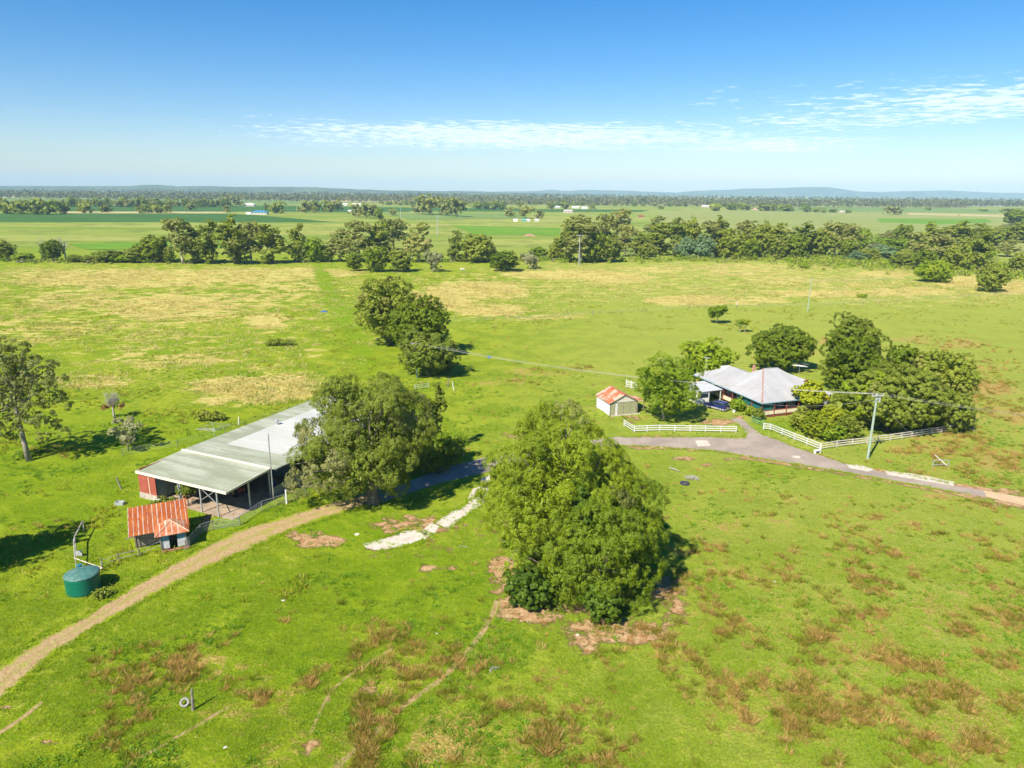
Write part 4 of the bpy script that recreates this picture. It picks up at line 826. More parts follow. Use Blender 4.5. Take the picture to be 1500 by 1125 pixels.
# --- car
def car():
    x, y = G(1051, 600); 
    NAVY = plain('navy_paint', (.010, .020, .11), .18, .05, 1, spec=.7, bump=0); SIL = plain('silver_cladding', (.36, .34, .32), .4, .08, 2, spec=.5)
    a = G(1036, 597); b = G(1062, 604); ang = math.atan2(b[1] - a[1], b[0] - a[0])
    t = empty('parked_car', ((a[0] + b[0]) / 2 + .3, (a[1] + b[1]) / 2 + .9, 0), ang + math.pi, 'dark blue station wagon parked on the grass by the house', 'car')
    # local x forward (towards -x in the photo), width y
    def loft(secs, n):   # secs: (x, [(y,z)...]) rings
        m = MB(); b0 = 0
        for (xx, ring) in secs: m.v += [(xx, yy, zz_) for yy, zz_ in ring]
        k = len(secs[0][1])
        for i in range(len(secs) - 1):
            for j in range(k): m.f.append((i * k + j, i * k + (j + 1) % k, (i + 1) * k + (j + 1) % k, (i + 1) * k + j))
        m.f.append(tuple(range(k))[::-1]); m.f.append(tuple((len(secs) - 1) * k + j for j in range(k))); return m
    def ring(w, z0, z1, tw): return [(-w, z0), (w, z0), (w * 1.02, (z0 + z1) / 2), (w * .97, z1 - .06), (w * tw, z1), (-w * tw, z1), (-w * .97, z1 - .06), (-w * 1.02, (z0 + z1) / 2)]
    body = loft([(-2.32, ring(.78, .45, .85, .9)), (-2.25, ring(.86, .32, .98, .92)), (-1.6, ring(.9, .28, 1.0, .93)), (0, ring(.91, .28, .97, .93)), (1.1, ring(.9, .28, .94, .92)), (1.9, ring(.87, .3, .84, .88)), (2.3, ring(.78, .38, .72, .85)), (2.36, ring(.7, .45, .62, .85))], 8).build('body', NAVY, t, False)
    loft([(-2.36, [(-.8, .3), (.8, .3), (.8, .52), (-.8, .52)]), (-1.9, [(-.93, .26), (.93, .26), (.93, .5), (-.93, .5)]), (1.8, [(-.93, .26), (.93, .26), (.93, .5), (-.93, .5)]), (2.4, [(-.75, .3), (.75, .3), (.75, .52), (-.75, .52)])], 4).build('cladding', SIL, t)
    def cr(w, z0, z1, tw): return [(-w, z0), (w, z0), (w * tw, z1), (-w * tw, z1)]
    loft([(-2.2, cr(.8, .96, .99, .95)), (-1.85, cr(.82, .96, 1.42, .82)), (-.4, cr(.83, .95, 1.47, .8)), (.35, cr(.83, .94, 1.42, .8)), (1.1, cr(.8, .93, .96, .95))], 4).build('cabin_glass', GLASS, t)
    loft([(-1.9, cr(.69, 1.41, 1.47, .95)), (-.4, cr(.68, 1.45, 1.52, .95)), (.4, cr(.68, 1.4, 1.46, .95))], 4).build('roof', NAVY, t)
    m = MB()
    for s in (-1, 1):
        for xa, za, xb, zb in ((-2.1, 1.0, -1.86, 1.42), (-1.0, .97, -1.0, 1.45), (.02, .96, -.1, 1.45), (1.05, .95, .38, 1.42)):
            MB().bar((xa, s * .82, za), (xb, s * .675, zb), .05).build('pillar', NAVY, t)
    m = MB(); m.bar((-1.8, -.6, 1.5), (.2, -.6, 1.5), .04); m.bar((-1.8, .6, 1.5), (.2, .6, 1.5), .04); m.build('roof_rail', SIL, t)
    for xx in (-1.42, 1.42):
        for s in (-1, 1):
            w = MB(); w.tube([(xx, s * .76, .34), (xx, s * .80, .34), (xx, s * .92, .34), (xx, s * .94, .34)], [.3, .34, .34, .28], 20); wh = w.build('wheel', BLACK, t)
            MB().tube([(xx, s * .9, .34), (xx, s * .955, .34)], [.21, .2], 14).build('rim', GALV, wh)
    RL_ = plain('red_lens', (.5, .02, .02), .2); 
    for s in (-1, 1): MB().box(-2.3, -2.2, s * .72 - .1, s * .72 + .1, .7, .93).build('taillight', RL_, t)
    for s in (-1, 1): MB().box(2.26, 2.37, s * .6 - .14, s * .6 + .14, .55, .68).build('headlight', WHITE, t)
    MB().box(-2.36, -2.31, -.19, .19, .6, .72).build('number_plate', plain('yellow_plate', (.8, .6, .03), .4, 0, bump=0), t)
    for s in (-1, 1): MB().box(.72, .86, s * .93 - .06, s * .93 + .06, .95, 1.07).build('mirror', NAVY, t)
car()
x, y = G(1075, 604); t = empty('bucket', (x, y, 0), 0, 'white bucket on the grass behind the blue car', 'bucket')
MB().tube([(0, 0, 0), (0, 0, .45)], [.24, .3], 14).build('bucket_body', WHITE, t); MB().tube([(.3 * math.cos(a), 0, .45 + .2 * math.sin(a)) for a in [i * .35 for i in range(10)]], .012, 4).build('handle', GALV, t)

# ------------------------------------------------------------------ fences, gates, poles, wires
def rail_fence(name, pxs, label, rails=(.3, .68, 1.05), h=1.12, mat=WHITE, w=.13, spacing=2.6, cat='fence', pw=.12, worn=None):
    pts = [Vector((*G(*p), 0)) for p in pxs]; o = pts[0]
    t = empty(name, o, 0, label, cat)
    for si, (a, b) in enumerate(zip(pts, pts[1:])):
        n = max(1, round((b - a).length / spacing)); a_, b_ = a - o, b - o
        for i in range(n + (si == len(pts) - 2)):
            p = a_.lerp(b_, i / n); MB().box(p.x - pw / 2, p.x + pw / 2, p.y - pw / 2, p.y + pw / 2, -.1, h).build('post', mat, t)
        d = (b_ - a_).normalized().cross(Vector((0, 0, 1))) * (pw / 2 + .02)
        for z in rails: MB().bar(a_ + d + Vector((0, 0, z)), b_ + d + Vector((0, 0, z)), .04, w).build('rail', mat, t)
    return t
rail_fence('rail_fence', [(914, 624), (929, 633), (966, 631.5), (1078, 633.5)], 'white three-rail fence between the road and the garage tree')
OLDW = plain('worn_white_rail', (.62, .57, .50), .8, .12, 3, (.35, .26, .2))
rail_fence('rail_fence', [(1118, 629), (1128, 630), (1201, 659)], 'white three-rail fence running from the driveway mouth to the roadside corner')
rail_fence('rail_fence', [(1202, 659), (1225, 655), (1270, 650), (1320, 643), (1364, 636), (1407, 630)], 'worn white rail fence along the foot of the big garden trees', mat=OLDW)
a = Vector((*G(1409, 630), 0)); b = Vector((*G(1428, 632), 0))
m = MB(); m.bar(a + Vector((0, 0, .45)), b + Vector((0, 0, .1)), .05, .13); m.bar(a + Vector((0, .3, .7)), b + Vector((-.4, .5, .08)), .05, .13); tag(m.build('fallen_rail', OLDW), 'fallen white rails at the far right end of the fence', 'rail')
m = MB(); m.box(-.06, .06, -.06, .06, -.1, 1.9); tag(m.build('fence_post', OLDW, loc=(*G(1426, 628), 0)), 'lone pale post beyond the end of the fallen rails', 'post')
rail_fence('yard_gate', [(917, 567), (932, 571)], 'white timber yard gate behind the rusty roofed garage', rails=(.3, .7, 1.1, 1.4), h=1.6, spacing=1.5, cat='gate')
rail_fence('garden_gate', [(1101, 617), (1118, 624)], 'small green wire gate across the house path', rails=(.15, .5, 1.0), mat=plain('green_pipe', (.12, .35, .22), .5), w=.05, cat='gate', pw=.06, spacing=1.2)
rail_fence('stock_gate', [(672, 660), (679, 668)], 'short white three-rail panel beside the bushes near the lane', spacing=1.5)
rail_fence('farm_gate', [(651, 668), (671, 664)], 'pale pipe gate lying open under the bushes by the lane', rails=(.2, .5, .8, 1.1), mat=GALV, w=.05, pw=.07, spacing=3, cat='gate')
rail_fence('paddock_gate', [(608, 571), (628, 568)], 'faint white gate under the power pole in the middle paddock', rails=(.3, .65, 1.0), w=.06, pw=.1, spacing=3, cat='gate', mat=plain('dull_white', (.5, .5, .46), .7))
# leaning posts by that gate
for i, (u, v, h, dx, lab) in enumerate([(665, 572, 1.9, -.35, 'pale leaning post right of the middle power pole'), (656, 566, 1.8, .2, 'dark stumpy post beside the pale leaning post'), (178, 716, 1.6, -.5, 'short leaning stump left of the red shed wall'), (650, 675, 1.3, .05, 'thin post standing in front of the open pipe gate'),
                            (283, 1040, 1.75, .06, 'weathered split post with a worn top beside the old tyre'), (868, 461, 1.5, 0, 'lone brown post on the line of the dry grass'), (1079, 447, 1.5, .05, 'lone white post at the far edge of the dry grass'), (286, 683, 1.2, .0, 'small post in the grass behind the shed'),
                            (350, 622, 1.4, .05, 'small white topped marker behind the long shed roof'), (1010, 452, 1.2, .0, 'thin stake in the pale dry grass strip')]):
    x, y = G(u, v); m = MB(); m.tube([(0, 0, -.1), (dx * .5, 0, h * .5), (dx, .02, h)], [.13, .11, .08], 7)
    if i in (4,): m.tube([(dx, 0, h - .05), (dx + .06, 0, h + .25)], [.05, .015], 5)
    tag(m.build('fence_post' if i != 2 else 'stump', TIMBER if i not in (0, 6, 8) else OLDW, loc=(x, y, 0)), lab, 'post')
# wire fences
def wire_fence(pxs, label, spacing=5, h=1.15, wires=(.3, .6, .9, 1.1), mesh=False, pm=TIMBER, pr=.06, wr=.008, top_rail=False):
    pts = [Vector((*G(*p), 0)) for p in pxs]; o = pts[0]; t = empty('wire_fence', o, 0, label, 'fence'); n_posts = 0
    for si, (a, b) in enumerate(zip(pts, pts[1:])):
        n = max(1, round((b - a).length / spacing)); a_, b_ = a - o, b - o
        for i in range(n + (si == len(pts) - 2)):
            p = a_.lerp(b_, i / n); r_ = random.uniform(-.06, .06)
            MB().tube([p + Vector((0, 0, -.1)), p + Vector((r_, 0, h + r_))], pr, 6).build('post', pm, t)
        m = MB()
        for z in wires: m.tube([a_ + Vector((0, 0, z)), b_ + Vector((0, 0, z))], wr, 3, False)
        if mesh:
            k = int((b_ - a_).length / .22)
            for i in range(k): p = a_.lerp(b_, i / k); m.tube([p + Vector((0, 0, .05)), p + Vector((0, 0, wires[-1]))], wr * .8, 3, False)
        if top_rail: m.tube([a_ + Vector((0, 0, h - .03)), b_ + Vector((0, 0, h - .03))], .025, 5)
        m.build('wire', GALV, t)
wire_fence([(273, 806), (295, 782), (312, 776), (352, 770)], 'netting yard fence from the rusty hut to the slab corner', 3, 1.2, (.1, .3, .5, .7, .9, 1.15), True, wr=.012, top_rail=True)
wire_fence([(352, 769), (384, 748), (418, 737), (448, 727), (475, 716)], 'netting yard fence along the right side of the long shed', 3.2, 1.25, (.1, .35, .6, .85, 1.2), True, wr=.010, top_rail=True, pm=GALV, pr=.04)
m = MB(); m.box(-.08, .08, -.08, .08, -.1, 1.9); tag(m.build('fence_post', WHITE, loc=(*G(420, 738), 0)), 'thick white post in the fence beside the long shed', 'post')
wire_fence([(150, 831), (175, 822), (205, 815), (236, 803)], 'low broken fence joining the hut to the old cattle rails', 2.4, 1.0, (.35, .8), pr=.05, wr=.02)
wire_fence([(660, 472), (760, 468), (868, 461), (1010, 452), (1180, 449), (1340, 440), (1500, 431)], 'long wire fence across the far paddock before the dry grass', 9, 1.1)
wire_fence([(180, 668), (260, 655), (330, 636), (400, 612), (470, 588), (560, 560)], 'old wire fence in the grass behind the long shed', 7, 1.1)
wire_fence([(1180, 415), (1300, 410), (1420, 404), (1500, 400)], 'faint wire fence crossing the distant dry paddock at right', 11, 1.1)
# old cattle race by the tank
def logfence():
    base = G(112, 833); t = empty('cattle_rails', (*base, 0), 0, 'grey twisted log fence and rails behind the green tank', 'fence')
    def l(u, v, z=0): q = G(u, v, z); return (q[0] - base[0], q[1] - base[1], z)
    P0, P1, P2, P3 = l(112, 833), l(112, 808), l(115, 800), l(123, 778)
    for p, h in ((P0, 1.4), (P1, 1.9), (l(110, 795), 1.3), (P3, 1.3)): MB().tube([(p[0], p[1], -.1), (p[0] + .08, p[1], h)], [.07, .045], 6).build('post', DEADWOOD, t)
    for z in (1.1,):
        MB().tube([(P0[0], P0[1], z), (P1[0] - .1, P1[1], z + .2), (P2[0] - .2, P2[1], z + .1), (P3[0], P3[1], z + .15)], [.05, .07, .08, .05], 6).build('rail', DEADWOOD, t)
    MB().tube([(P0[0], P0[1], 1.2), l(150, 832, .5)], [.05, .04], 6).build('rail', OLDW, t)
    MB().tube([(P0[0], P0[1], .45), l(149, 833, .4)], [.05, .04], 6).build('rail', OLDW, t)
    e_ = l(150, 833); MB().tube([(e_[0], e_[1], -.1), (e_[0], e_[1], .8)], .08, 6).build('post', DEADWOOD, t)
    q = l(116, 815); MB().box(q[0] - .3, q[0] + .4, q[1] - .1, q[1] + .1, .1, .6).build('trough_panel', GALV, t)
logfence()
m = MB(); m.box(-.5, .5, -.3, .3, .06, .12); 
for x in (-.5, .5): m.box(x - .04, x + .04, -.3, .3, .0, .4)
for y in (-.3, .3): m.box(-.46, .46, y - .03, y + .03, .0, .4)
tag(m.build('water_trough', GALV, loc=(*G(176, 739), 0)), 'small grey trough in the grass left of the rusty hut', 'trough')

def pole(u, v, ht, label, name='power_pole', arm=None, mat=POLEGREEN, r=.17, lean=(0, 0), arm_len=2.2, arms=1, group=None, ins=True):
    x, y = G(u, v); t = empty(name, (x, y, 0), 0, label, 'power pole', group)
    MB().tube([(0, 0, -.2), (lean[0] * .5, lean[1] * .5, ht / 2), (lean[0], lean[1], ht)], [r * 1.15, r, r * .8], 12).build('pole', mat, t)
    tips = []
    if arm is not None:
        d = Vector((math.cos(arm), math.sin(arm), 0)); c = Vector((lean[0], lean[1], ht - .25))
        for k in range(arms):
            cc = c - Vector((0, 0, .9 * k)); q = d.cross(Vector((0, 0, 1))) * (r + .04)
            MB().bar(cc - d * arm_len / 2 + q, cc + d * arm_len / 2 + q, .12, .14).build('cross_arm', plain('grey_arm', (.42, .42, .40), .8, .15, 3), t)
            for f in (-.46, -.2, .46):
                p = cc + d * arm_len * f + q; tips.append(Vector((x, y, 0)) + p + Vector((0, 0, .3)))
                if ins: MB().tube([p + Vector((0, 0, .07)), p + Vector((0, 0, .15)), p + Vector((0, 0, .2)), p + Vector((0, 0, .3))], [.03, .07, .05, .06], 8).build('insulator', plain('porcelain', (.5, .45, .42), .3), t)
    return t, tips
x1, y1 = G(1271, 672)
linedir = math.atan2(145.1 - 99.7, -20 - 53.2)
p1, tp1 = pole(1271, 672, 10.1, 'tall pale green power pole in front of the garden trees', arm=R(12), arms=1, arm_len=2.0)
MB().bar((-.5, -.2, 8.9), (.45, -.2, 9.7), .08).build('brace', GALV, p1)
m = MB(); m.tube([(.35, -.25, 8.9), (.35, -.25, 9.5)], [.14, .14], 10); m.build('fuse_box', GALV, p1)
p2, tp2 = pole(611, 553, 7.6, 'green power pole beside the middle tree clump', arm=R(28), arm_len=2.0, lean=(-.15, 0), r=.15)
pole(848, 390, 16.5, 'tall grey power pole before the creek trees', arm=R(0), arm_len=4.0, r=.24, mat=GALV, group=None)
pole(1183, 456, 11, 'thin pale power pole alone in the right-hand paddock', arm=R(80), arm_len=1.0, r=.14)
pole(641, 345, 17, 'distant grey power pole in the green field beyond the creek', arm=R(0), arm_len=6, r=.4, mat=GALV)
pole(587, 320, 16, 'farther pale power pole behind the creek-side gums', arm=R(0), arm_len=5, r=.35, mat=GALV)
# wires
def wire(a, b, s_, label, r=.019, group='overhead power wires between two poles'):
    a = Vector(a); b = Vector(b); m = MB(); m.tube([p - a for p in sag(a, b, s_, 30)], r, 4, False)
    tag(m.build('power_line', WIRE, loc=a), label, 'wire', group)
for i in range(3): wire(tp1[i], tp2[i], 1.7 + .12 * i, 'overhead wire sagging from the middle pole to the tall green pole')
off = Vector((150, 62, 9.8))
for i in range(3): wire(tp1[i], off + Vector((0, .8 * (i - 1), 0)), 1.6 + .1 * i, 'overhead wire running from the tall green pole out to the right', group='overhead wires to the right of the pole', r=.009)
HP = Vector((*HO.world(.3, 10), 3.0))
wire((x1, y1, 9.2), (*HO.world(-.1, .3), 2.8), .7, 'single service wire dropping from the tall green pole to the house corner', .016, None)
wire((x1, y1, 9.4), (*G(1346, 650), 0), .02, 'stay wire slanting from the tall green pole to the ground', .02, None)
wire((*G(1183, 456), 10.7), (*G(848, 390), 16.2), 4, 'thin wire between the two far paddock poles', .02, None)

# rotary clothes hoists
def hoist(u, v, label, rot):
    x, y = G(u, v); t = empty('clothes_hoist', (x, y, 0), rot, label, 'clothes line')
    MB().tube([(0, 0, -.1), (0, 0, 2.3)], .035, 8).build('mast', GALV, t)
    r = 2.6; m = MB(); wv = MB()
    for k in range(4):
        a = k * math.pi / 2; e_ = Vector((r * math.cos(a), r * math.sin(a), 2.35)); MB().tube([(0, 0, 1.95), e_], .03, 6).build('arm', GALV, t)
        b_ = Vector((r * math.cos(a + math.pi / 2), r * math.sin(a + math.pi / 2), 2.35))
        for f in (1, .82, .64, .46): wv.tube([e_ * f + Vector((0, 0, 2.35 * (1 - f))), b_ * f + Vector((0, 0, 2.35 * (1 - f)))], .012, 3, False)
    wv.build('line', GALV, t); return t
hoist(315, 646, 'rotary clothes hoist in the grass behind the long shed', .5)
hoist(1170, 549, 'rotary clothes hoist on the lawn behind the house', .3)
# metal frame, branches, tyres, odds and ends
def tyre(loc, rx, label, r=.5, w=.22, mat=BLACK):
    m = MB(); n = 28; k = 8
    for i in range(n):
        a = 2 * math.pi * i / n
        for j in range(k):
            b = 2 * math.pi * j / k; rr_ = r * .78 + r * .24 * math.cos(b); zz_ = w / 2 * math.sin(b)
            m.v.append((rr_ * math.cos(a), rr_ * math.sin(a), zz_))
    for i in range(n):
        for j in range(k): m.f.append((i * k + j, ((i + 1) % n) * k + j, ((i + 1) % n) * k + (j + 1) % k, i * k + (j + 1) % k))
    for i in range(0, n):
        a = 2 * math.pi * i / n; m.bar((r * 1.0 * math.cos(a), r * 1.0 * math.sin(a), -w * .35), (r * 1.0 * math.cos(a), r * 1.0 * math.sin(a), w * .35), .03)
    o = tag(m.build('tyre', mat, smooth=False, loc=loc), label, 'tyre'); o.rotation_euler = (rx, 0, .3); return o
x, y = G(1003, 709); tyre((x, y, .14), 0, 'dark tyre lying beside the grey branch pile', .62, .26, plain('blue_black_rubber', (.04, .045, .07), .6, .3, 8))
x, y = G(271, 1034); tyre((x, y, .32), R(52), 'grey weathered tyre leaning by the split post', .34, .18, plain('grey_rubber', (.30, .28, .26), .9, .2, 8))
def branchpile(u, v, label, n=22, s=1.0, seed=3):
    x, y = G(u, v); rn = random.Random(seed); m = MB()
    for i in range(n):
        a = rn.uniform(0, 6.28); l = rn.uniform(.5, 1.5) * s; c = Vector((rn.uniform(-.8, .8) * s, rn.uniform(-.4, .4) * s, rn.uniform(.05, .35) * s)); d = Vector((math.cos(a) * 1.3, math.sin(a), rn.uniform(-.15, .3))) * l * .5
        r = rn.uniform(.02, .06) * s; m.tube([c - d, c + Vector((0, 0, rn.uniform(0, .12))), c + d], [r, r * .8, r * .3], 5)
    tag(m.build('branch_pile', DEADWOOD, loc=(x, y, 0)), label, 'dead branches')
branchpile(1012, 702, 'heap of grey dead branches in the paddock below the road')
m = MB(); m.tube([(-.9, .9, .12), (-.4, .3, .2), (.2, -.3, .12)], [.09, .1, .05], 6); tag(m.build('log', DEADWOOD, loc=(*G(992, 690), 0)), 'pale log pointing at the branch heap', 'log')
branchpile(727, 982, 'thin bleached sticks on the grass below the big tree', 4, .7, 8)
branchpile(675, 800, 'bent dry stick on the grass by the white slabs', 2, .8, 12)
def frame(u, v):
    x, y = G(u, v); t = empty('metal_frame', (x, y, 0), .1, 'pale metal frame with a loose diagonal rail in the grass', 'metal frame')
    m = MB(); m.tube([(-1.2, 0, 0), (-1.2, 0, .9), (-.9, 0, 1.05), (1.1, 0, 1.05), (1.3, 0, .9), (1.3, 0, 0)], .05, 6); m.build('hoop', GALV, t)
    MB().tube([(-1.2, 0, .4), (1.3, 0, .4)], .045, 6).build('cross_bar', GALV, t); MB().bar((-.9, .3, 1.8), (.8, -.3, .3), .07, .12).build('loose_rail', OLDW, t)
frame(1377, 684)
def bench(u, v):
    x, y = G(u, v); t = empty('bench', (x, y, 0), R(20), 'small white bench at the roadside corner of the fence', 'bench')
    MB().box(-.55, .55, -.22, .22, .42, .56).build('seat', WHITE, t)
    for q in (-.45, .45): MB().box(q - .06, q + .06, -.2, .2, 0, .42).build('leg', WHITE, t)
bench(1197, 664)
m = MB(); m.slab([(-1, -.4, .12), (.9, -.5, .2), (1.1, .4, .1), (-.2, .7, .3), (-1.1, .4, .1)], .12); tag(m.build('tarpaulin', plain('blue_tarp', (.02, .12, .55), .5, .2, 3), loc=(*G(475, 457), 0)), 'crumpled blue tarpaulin by the green vehicle track', 'tarpaulin')
m = MB(); m.slab([(-.4, -.3, .25), (.4, -.3, .3), (.4, .3, .22), (-.4, .3, .28)], .25); tag(m.build('feed_tub', plain('blue_tub', (.02, .16, .6), .5, .1, 3), loc=(*G(717, 524), 0)), 'tiny blue tub alone in the middle green paddock', 'tub')
rng2 = random.Random(5)
for k, (u, v, s) in enumerate([(415, 880, .16), (523, 783, .26), (640, 928, .1), (846, 930, .15), (1135, 852, .12), (330, 1095, .14)]):
    m = MB(); pts = []
    for i in range(10): a = i * .628; pts.append((s * (1 + rng2.uniform(-.25, .25)) * math.cos(a), s * .8 * (1 + rng2.uniform(-.25, .25)) * math.sin(a), s * .35))
    m.slab(pts, s * .4); tag(m.build('stone', plain('pale_stone', (.55, .5, .42), .9, .2, 5), loc=(*G(u, v), 0)), 'small pale stone lying loose in the pasture', 'stone', 'pale stones scattered in the grass')

# ------------------------------------------------------------------ trees near the camera
def px2m(px, x, y, z=0): return px * depth(x, y, z) / F
def big_tree(name, u, v, label, cat, mat, lobes, trunk, nc, rc, lpc, leaf, bark=BARK, group=None, extra=None, seed=1, aspect=.6, tl=10, tipf=.8, **k):
    "lobes in metres round the foot; trunk = (radius, height, lean x, lean y)"
    global rng
    rng = np.random.default_rng(seed)
    x, y = G(u, v) if not isinstance(u, tuple) else u
    t = empty(name, (x, y, 0), 0, label, cat, group)
    cr, P_ = crown('crown', mat, t, lobes, nc, rc, lpc, leaf, aspect, **k)
    m = MB(); idx = rng.choice(len(P_), min(len(P_), tl), replace=False)
    c0 = Vector((lobes[0][0], lobes[0][1], lobes[0][2]))
    limbs(m, (0, 0, 0), trunk[0], trunk[1], [Vector(P_[i]) * tipf + c0 * (1 - tipf) for i in idx], seed=seed, lean=(trunk[2], trunk[3]))
    m.build('trunk', bark, t, True)
    return t
# the centre pair of paperbarks, grown together into one dome: a thing each
def lob(l): return [tuple(q) for q in l]
cx_, cy_ = 5.2, 66.5
T1 = big_tree('tea_tree', (4.9, 67.3), 0, 'huge bright green dome-shaped tree in the middle of the paddock', 'tree', FOL['melaleuca'],
    [(0, 0, 9.0, 6.6, 6.2, 8.4), (-2.6, -3.2, 5.6, 4.6, 4.0, 5.2), (3.6, -1.2, 8.6, 4.2, 4.2, 6.4), (-3.8, 1.0, 7.2, 4.0, 4.4, 6.2), (.2, -2.0, 11.0, 3.6, 3.2, 4.8), (-.4, 1.0, 12.4, 3.8, 3.8, 4.4), (-2.0, 0, 13.7, 2.5, 2.6, 3.3), (2.6, 1.5, 12.2, 2.5, 2.6, 3.1), (-4.4, .5, 10.4, 2.4, 2.4, 3.4), (6.0, 1.6, 6.5, 3.6, 4.0, 5.6), (-1.2, -3.8, 8.8, 3.6, 3.0, 4.4)],
    (.55, 8, 0, 0), 3600, .40, 52, .088, seed=11, tl=40, tipf=1.0, aspect=.38, shell=.36, inner=.07, bump=4.3, sub=58, flat=1.2)
T2 = big_tree('tea_tree', (8.5, 60.6), 0, 'lower bright green tree grown against the right front of the huge dome', 'tree', FOL['melaleuca'],
    [(0, 0, 5.2, 5.2, 4.6, 4.9), (-3.4, .2, 3.8, 3.4, 3.4, 3.9), (2.6, 1.2, 4.4, 3.4, 3.4, 4.3), (0.4, 1.4, 7.0, 3.8, 3.6, 3.7), (3.2, 3.6, 7.2, 3.0, 3.0, 3.8)],
    (.45, 4, 0, 0), 2600, .38, 52, .086, seed=12, tl=30, tipf=1.0, aspect=.38, shell=.34, inner=.07, bump=4.2, sub=54, flat=1.2)
for i, (px_, py_, l_, lab) in enumerate([(1.3, 59.4, [(0, 0, 2.2, 2.0, 1.4, 2.1), (1.5, -.2, 1.6, 1.6, 1.2, 1.5)], 'dark glossy creeper bush at the left foot of the huge dome tree'), (8.6, 57.2, [(0, 0, 1.9, 1.7, 1.1, 1.6), (-1.4, .2, 2.6, .9, .8, 1.0)], 'dark glossy creeper on the front skirt of the lower dome tree')]):
    t = empty('creeper', (px_, py_, 0), 0, lab, 'creeper'); crown('foliage', FOL['creeper'], t, l_, 220, .26, 60, .075, .8, zmin=.1)
    m = MB(); m.tube([(0, .3, -.1), (.1, .2, 1.0), (0, 0, 2.0)], [.09, .07, .03]); m.build('stem', BARK, t)
t = empty('creeper', (6.6, 62.4, 0), 0, 'dark glossy creeper climbing high where the two dome trees meet', 'creeper'); crown('foliage', FOL['creeper'], t, [(.9, -.6, 8.6, 1.8, 1.1, 1.6), (-.4, .2, 10.2, 1.1, .9, 1.2)], 160, .3, 60, .08, .8, zmin=6)
m = MB(); m.tube([(0, .1, -.1), (.2, .2, 4.0), (0, -1.8, 9.0)], [.08, .07, .03]); m.build('stem', BARK, t)
# left big tree
big_tree('shade_tree', (-17.2, 82.5), 0, 'huge spreading olive-green tree overhanging the long shed', 'tree', FOL['broad'],
    [(0, 0, 9.6, 6.4, 6.0, 7.2), (-4.6, -1.0, 7.4, 4.6, 4.8, 5.4), (2.8, 1.4, 8.4, 4.2, 4.6, 5.8), (0, -3.6, 6.6, 5.0, 3.4, 4.4), (-6.2, -1.4, 4.4, 2.9, 3.0, 3.4), (2.6, -2.6, 5.6, 3.2, 3.0, 4.0), (-1.2, 0, 13.4, 4.2, 4.0, 3.2), (2.0, 2.0, 12.4, 3.4, 3.6, 3.2), (-4.4, 1.6, 11.0, 3.8, 3.6, 4.0), (3.6, 3.6, 7.5, 3.0, 3.2, 4.4)],
    (.75, 6.5, -.2, 0), 3000, .46, 56, .10, seed=21, tl=30, aspect=.38, shell=.45, inner=.06, zmin=1.2, bump=4.2, sub=54, flat=1.1, tipf=1.02)
# pillar of vine and bushes behind it
def simple(name, u, v, label, cat, mat, w, h, base=.1, nc=60, rc=None, lpc=70, leaf=.18, kind='round', seed=1, bark=BARK, group=None, tr=None, aspect=.6, lean=(0, 0), depth_s=1.0, **k):
    "a tree or bush from its width and height in metres"
    rc = rc or w * .12
    k.setdefault('shell', .38); k.setdefault('bump', 3.4); k.setdefault('sub', 20); nc = int(nc * 3.2); rc *= .46; leaf *= .52; lpc = int(lpc * .8)
    r = w / 2; rn = np.random.default_rng(seed); L_ = []
    if kind == 'round':
        b = h * base; hh = h - b
        L_ = [(0, 0, b + hh * .5, r * .86, r * .86 * depth_s, hh * .5)]
        for i in range(5): a = i * 1.257 + rn.random(); q = .42 + .15 * rn.random(); L_.append((r * .5 * math.cos(a), r * .5 * math.sin(a) * depth_s, b + hh * (.3 + .35 * rn.random()), r * q, r * q * depth_s, hh * (.28 + .1 * rn.random())))
    elif kind == 'tall':
        b = h * base; hh = h - b
        for i in range(7): f = (i + .5) / 7; q = (.55 + .45 * math.sin(math.pi * min(f * 1.1, 1))) * r; a = rn.random() * 6.28; L_.append((math.cos(a) * r * .35, math.sin(a) * r * .35, b + hh * f, q * .75, q * .75, hh * .16))
    elif kind == 'gum':
        b = h * base; hh = h - b
        for i in range(8):
            f = rn.random(); a = i * .9 + rn.random(); q = r * (.35 + .25 * rn.random()); rad_ = r * .6 * math.sqrt(rn.random())
            L_.append((math.cos(a) * rad_, math.sin(a) * rad_, b + hh * (.15 + .72 * f), q, q, q * .75))
    return big_tree(name, u, v, label, cat, mat, L_, tr or (max(.06, h * .022), h * (.45 if kind != 'tall' else .75), lean[0], lean[1]), nc, rc, lpc, leaf, bark, group, seed=seed, aspect=aspect, zmin=h * base * .6, **k)
simple('vine_pillar', 640, 664, 'narrow upright tree trunk wrapped in leafy vine', 'tree', FOL['olive'], 2.3, 10.4, .0, 90, .5, 60, .16, 'tall', 31)
simple('young_tree', 622, 668, 'slim dark tree between the spreading tree and the vine pillar', 'tree', FOL['olive'], 4.5, 8.6, .02, 90, .7, 60, .18, 'tall', 32)
simple('garden_bush', 655, 676, 'fresh green bush behind the open pipe gate', 'bush', FOL['bright'], 6.2, 4.3, .0, 90, .7, 60, .17, 'round', 33)
simple('garden_bush', 628, 690, 'dark green bush at the right foot of the spreading tree', 'bush', FOL['fig'], 5, 4.0, .0, 60, .7, 60, .18, 'round', 34)
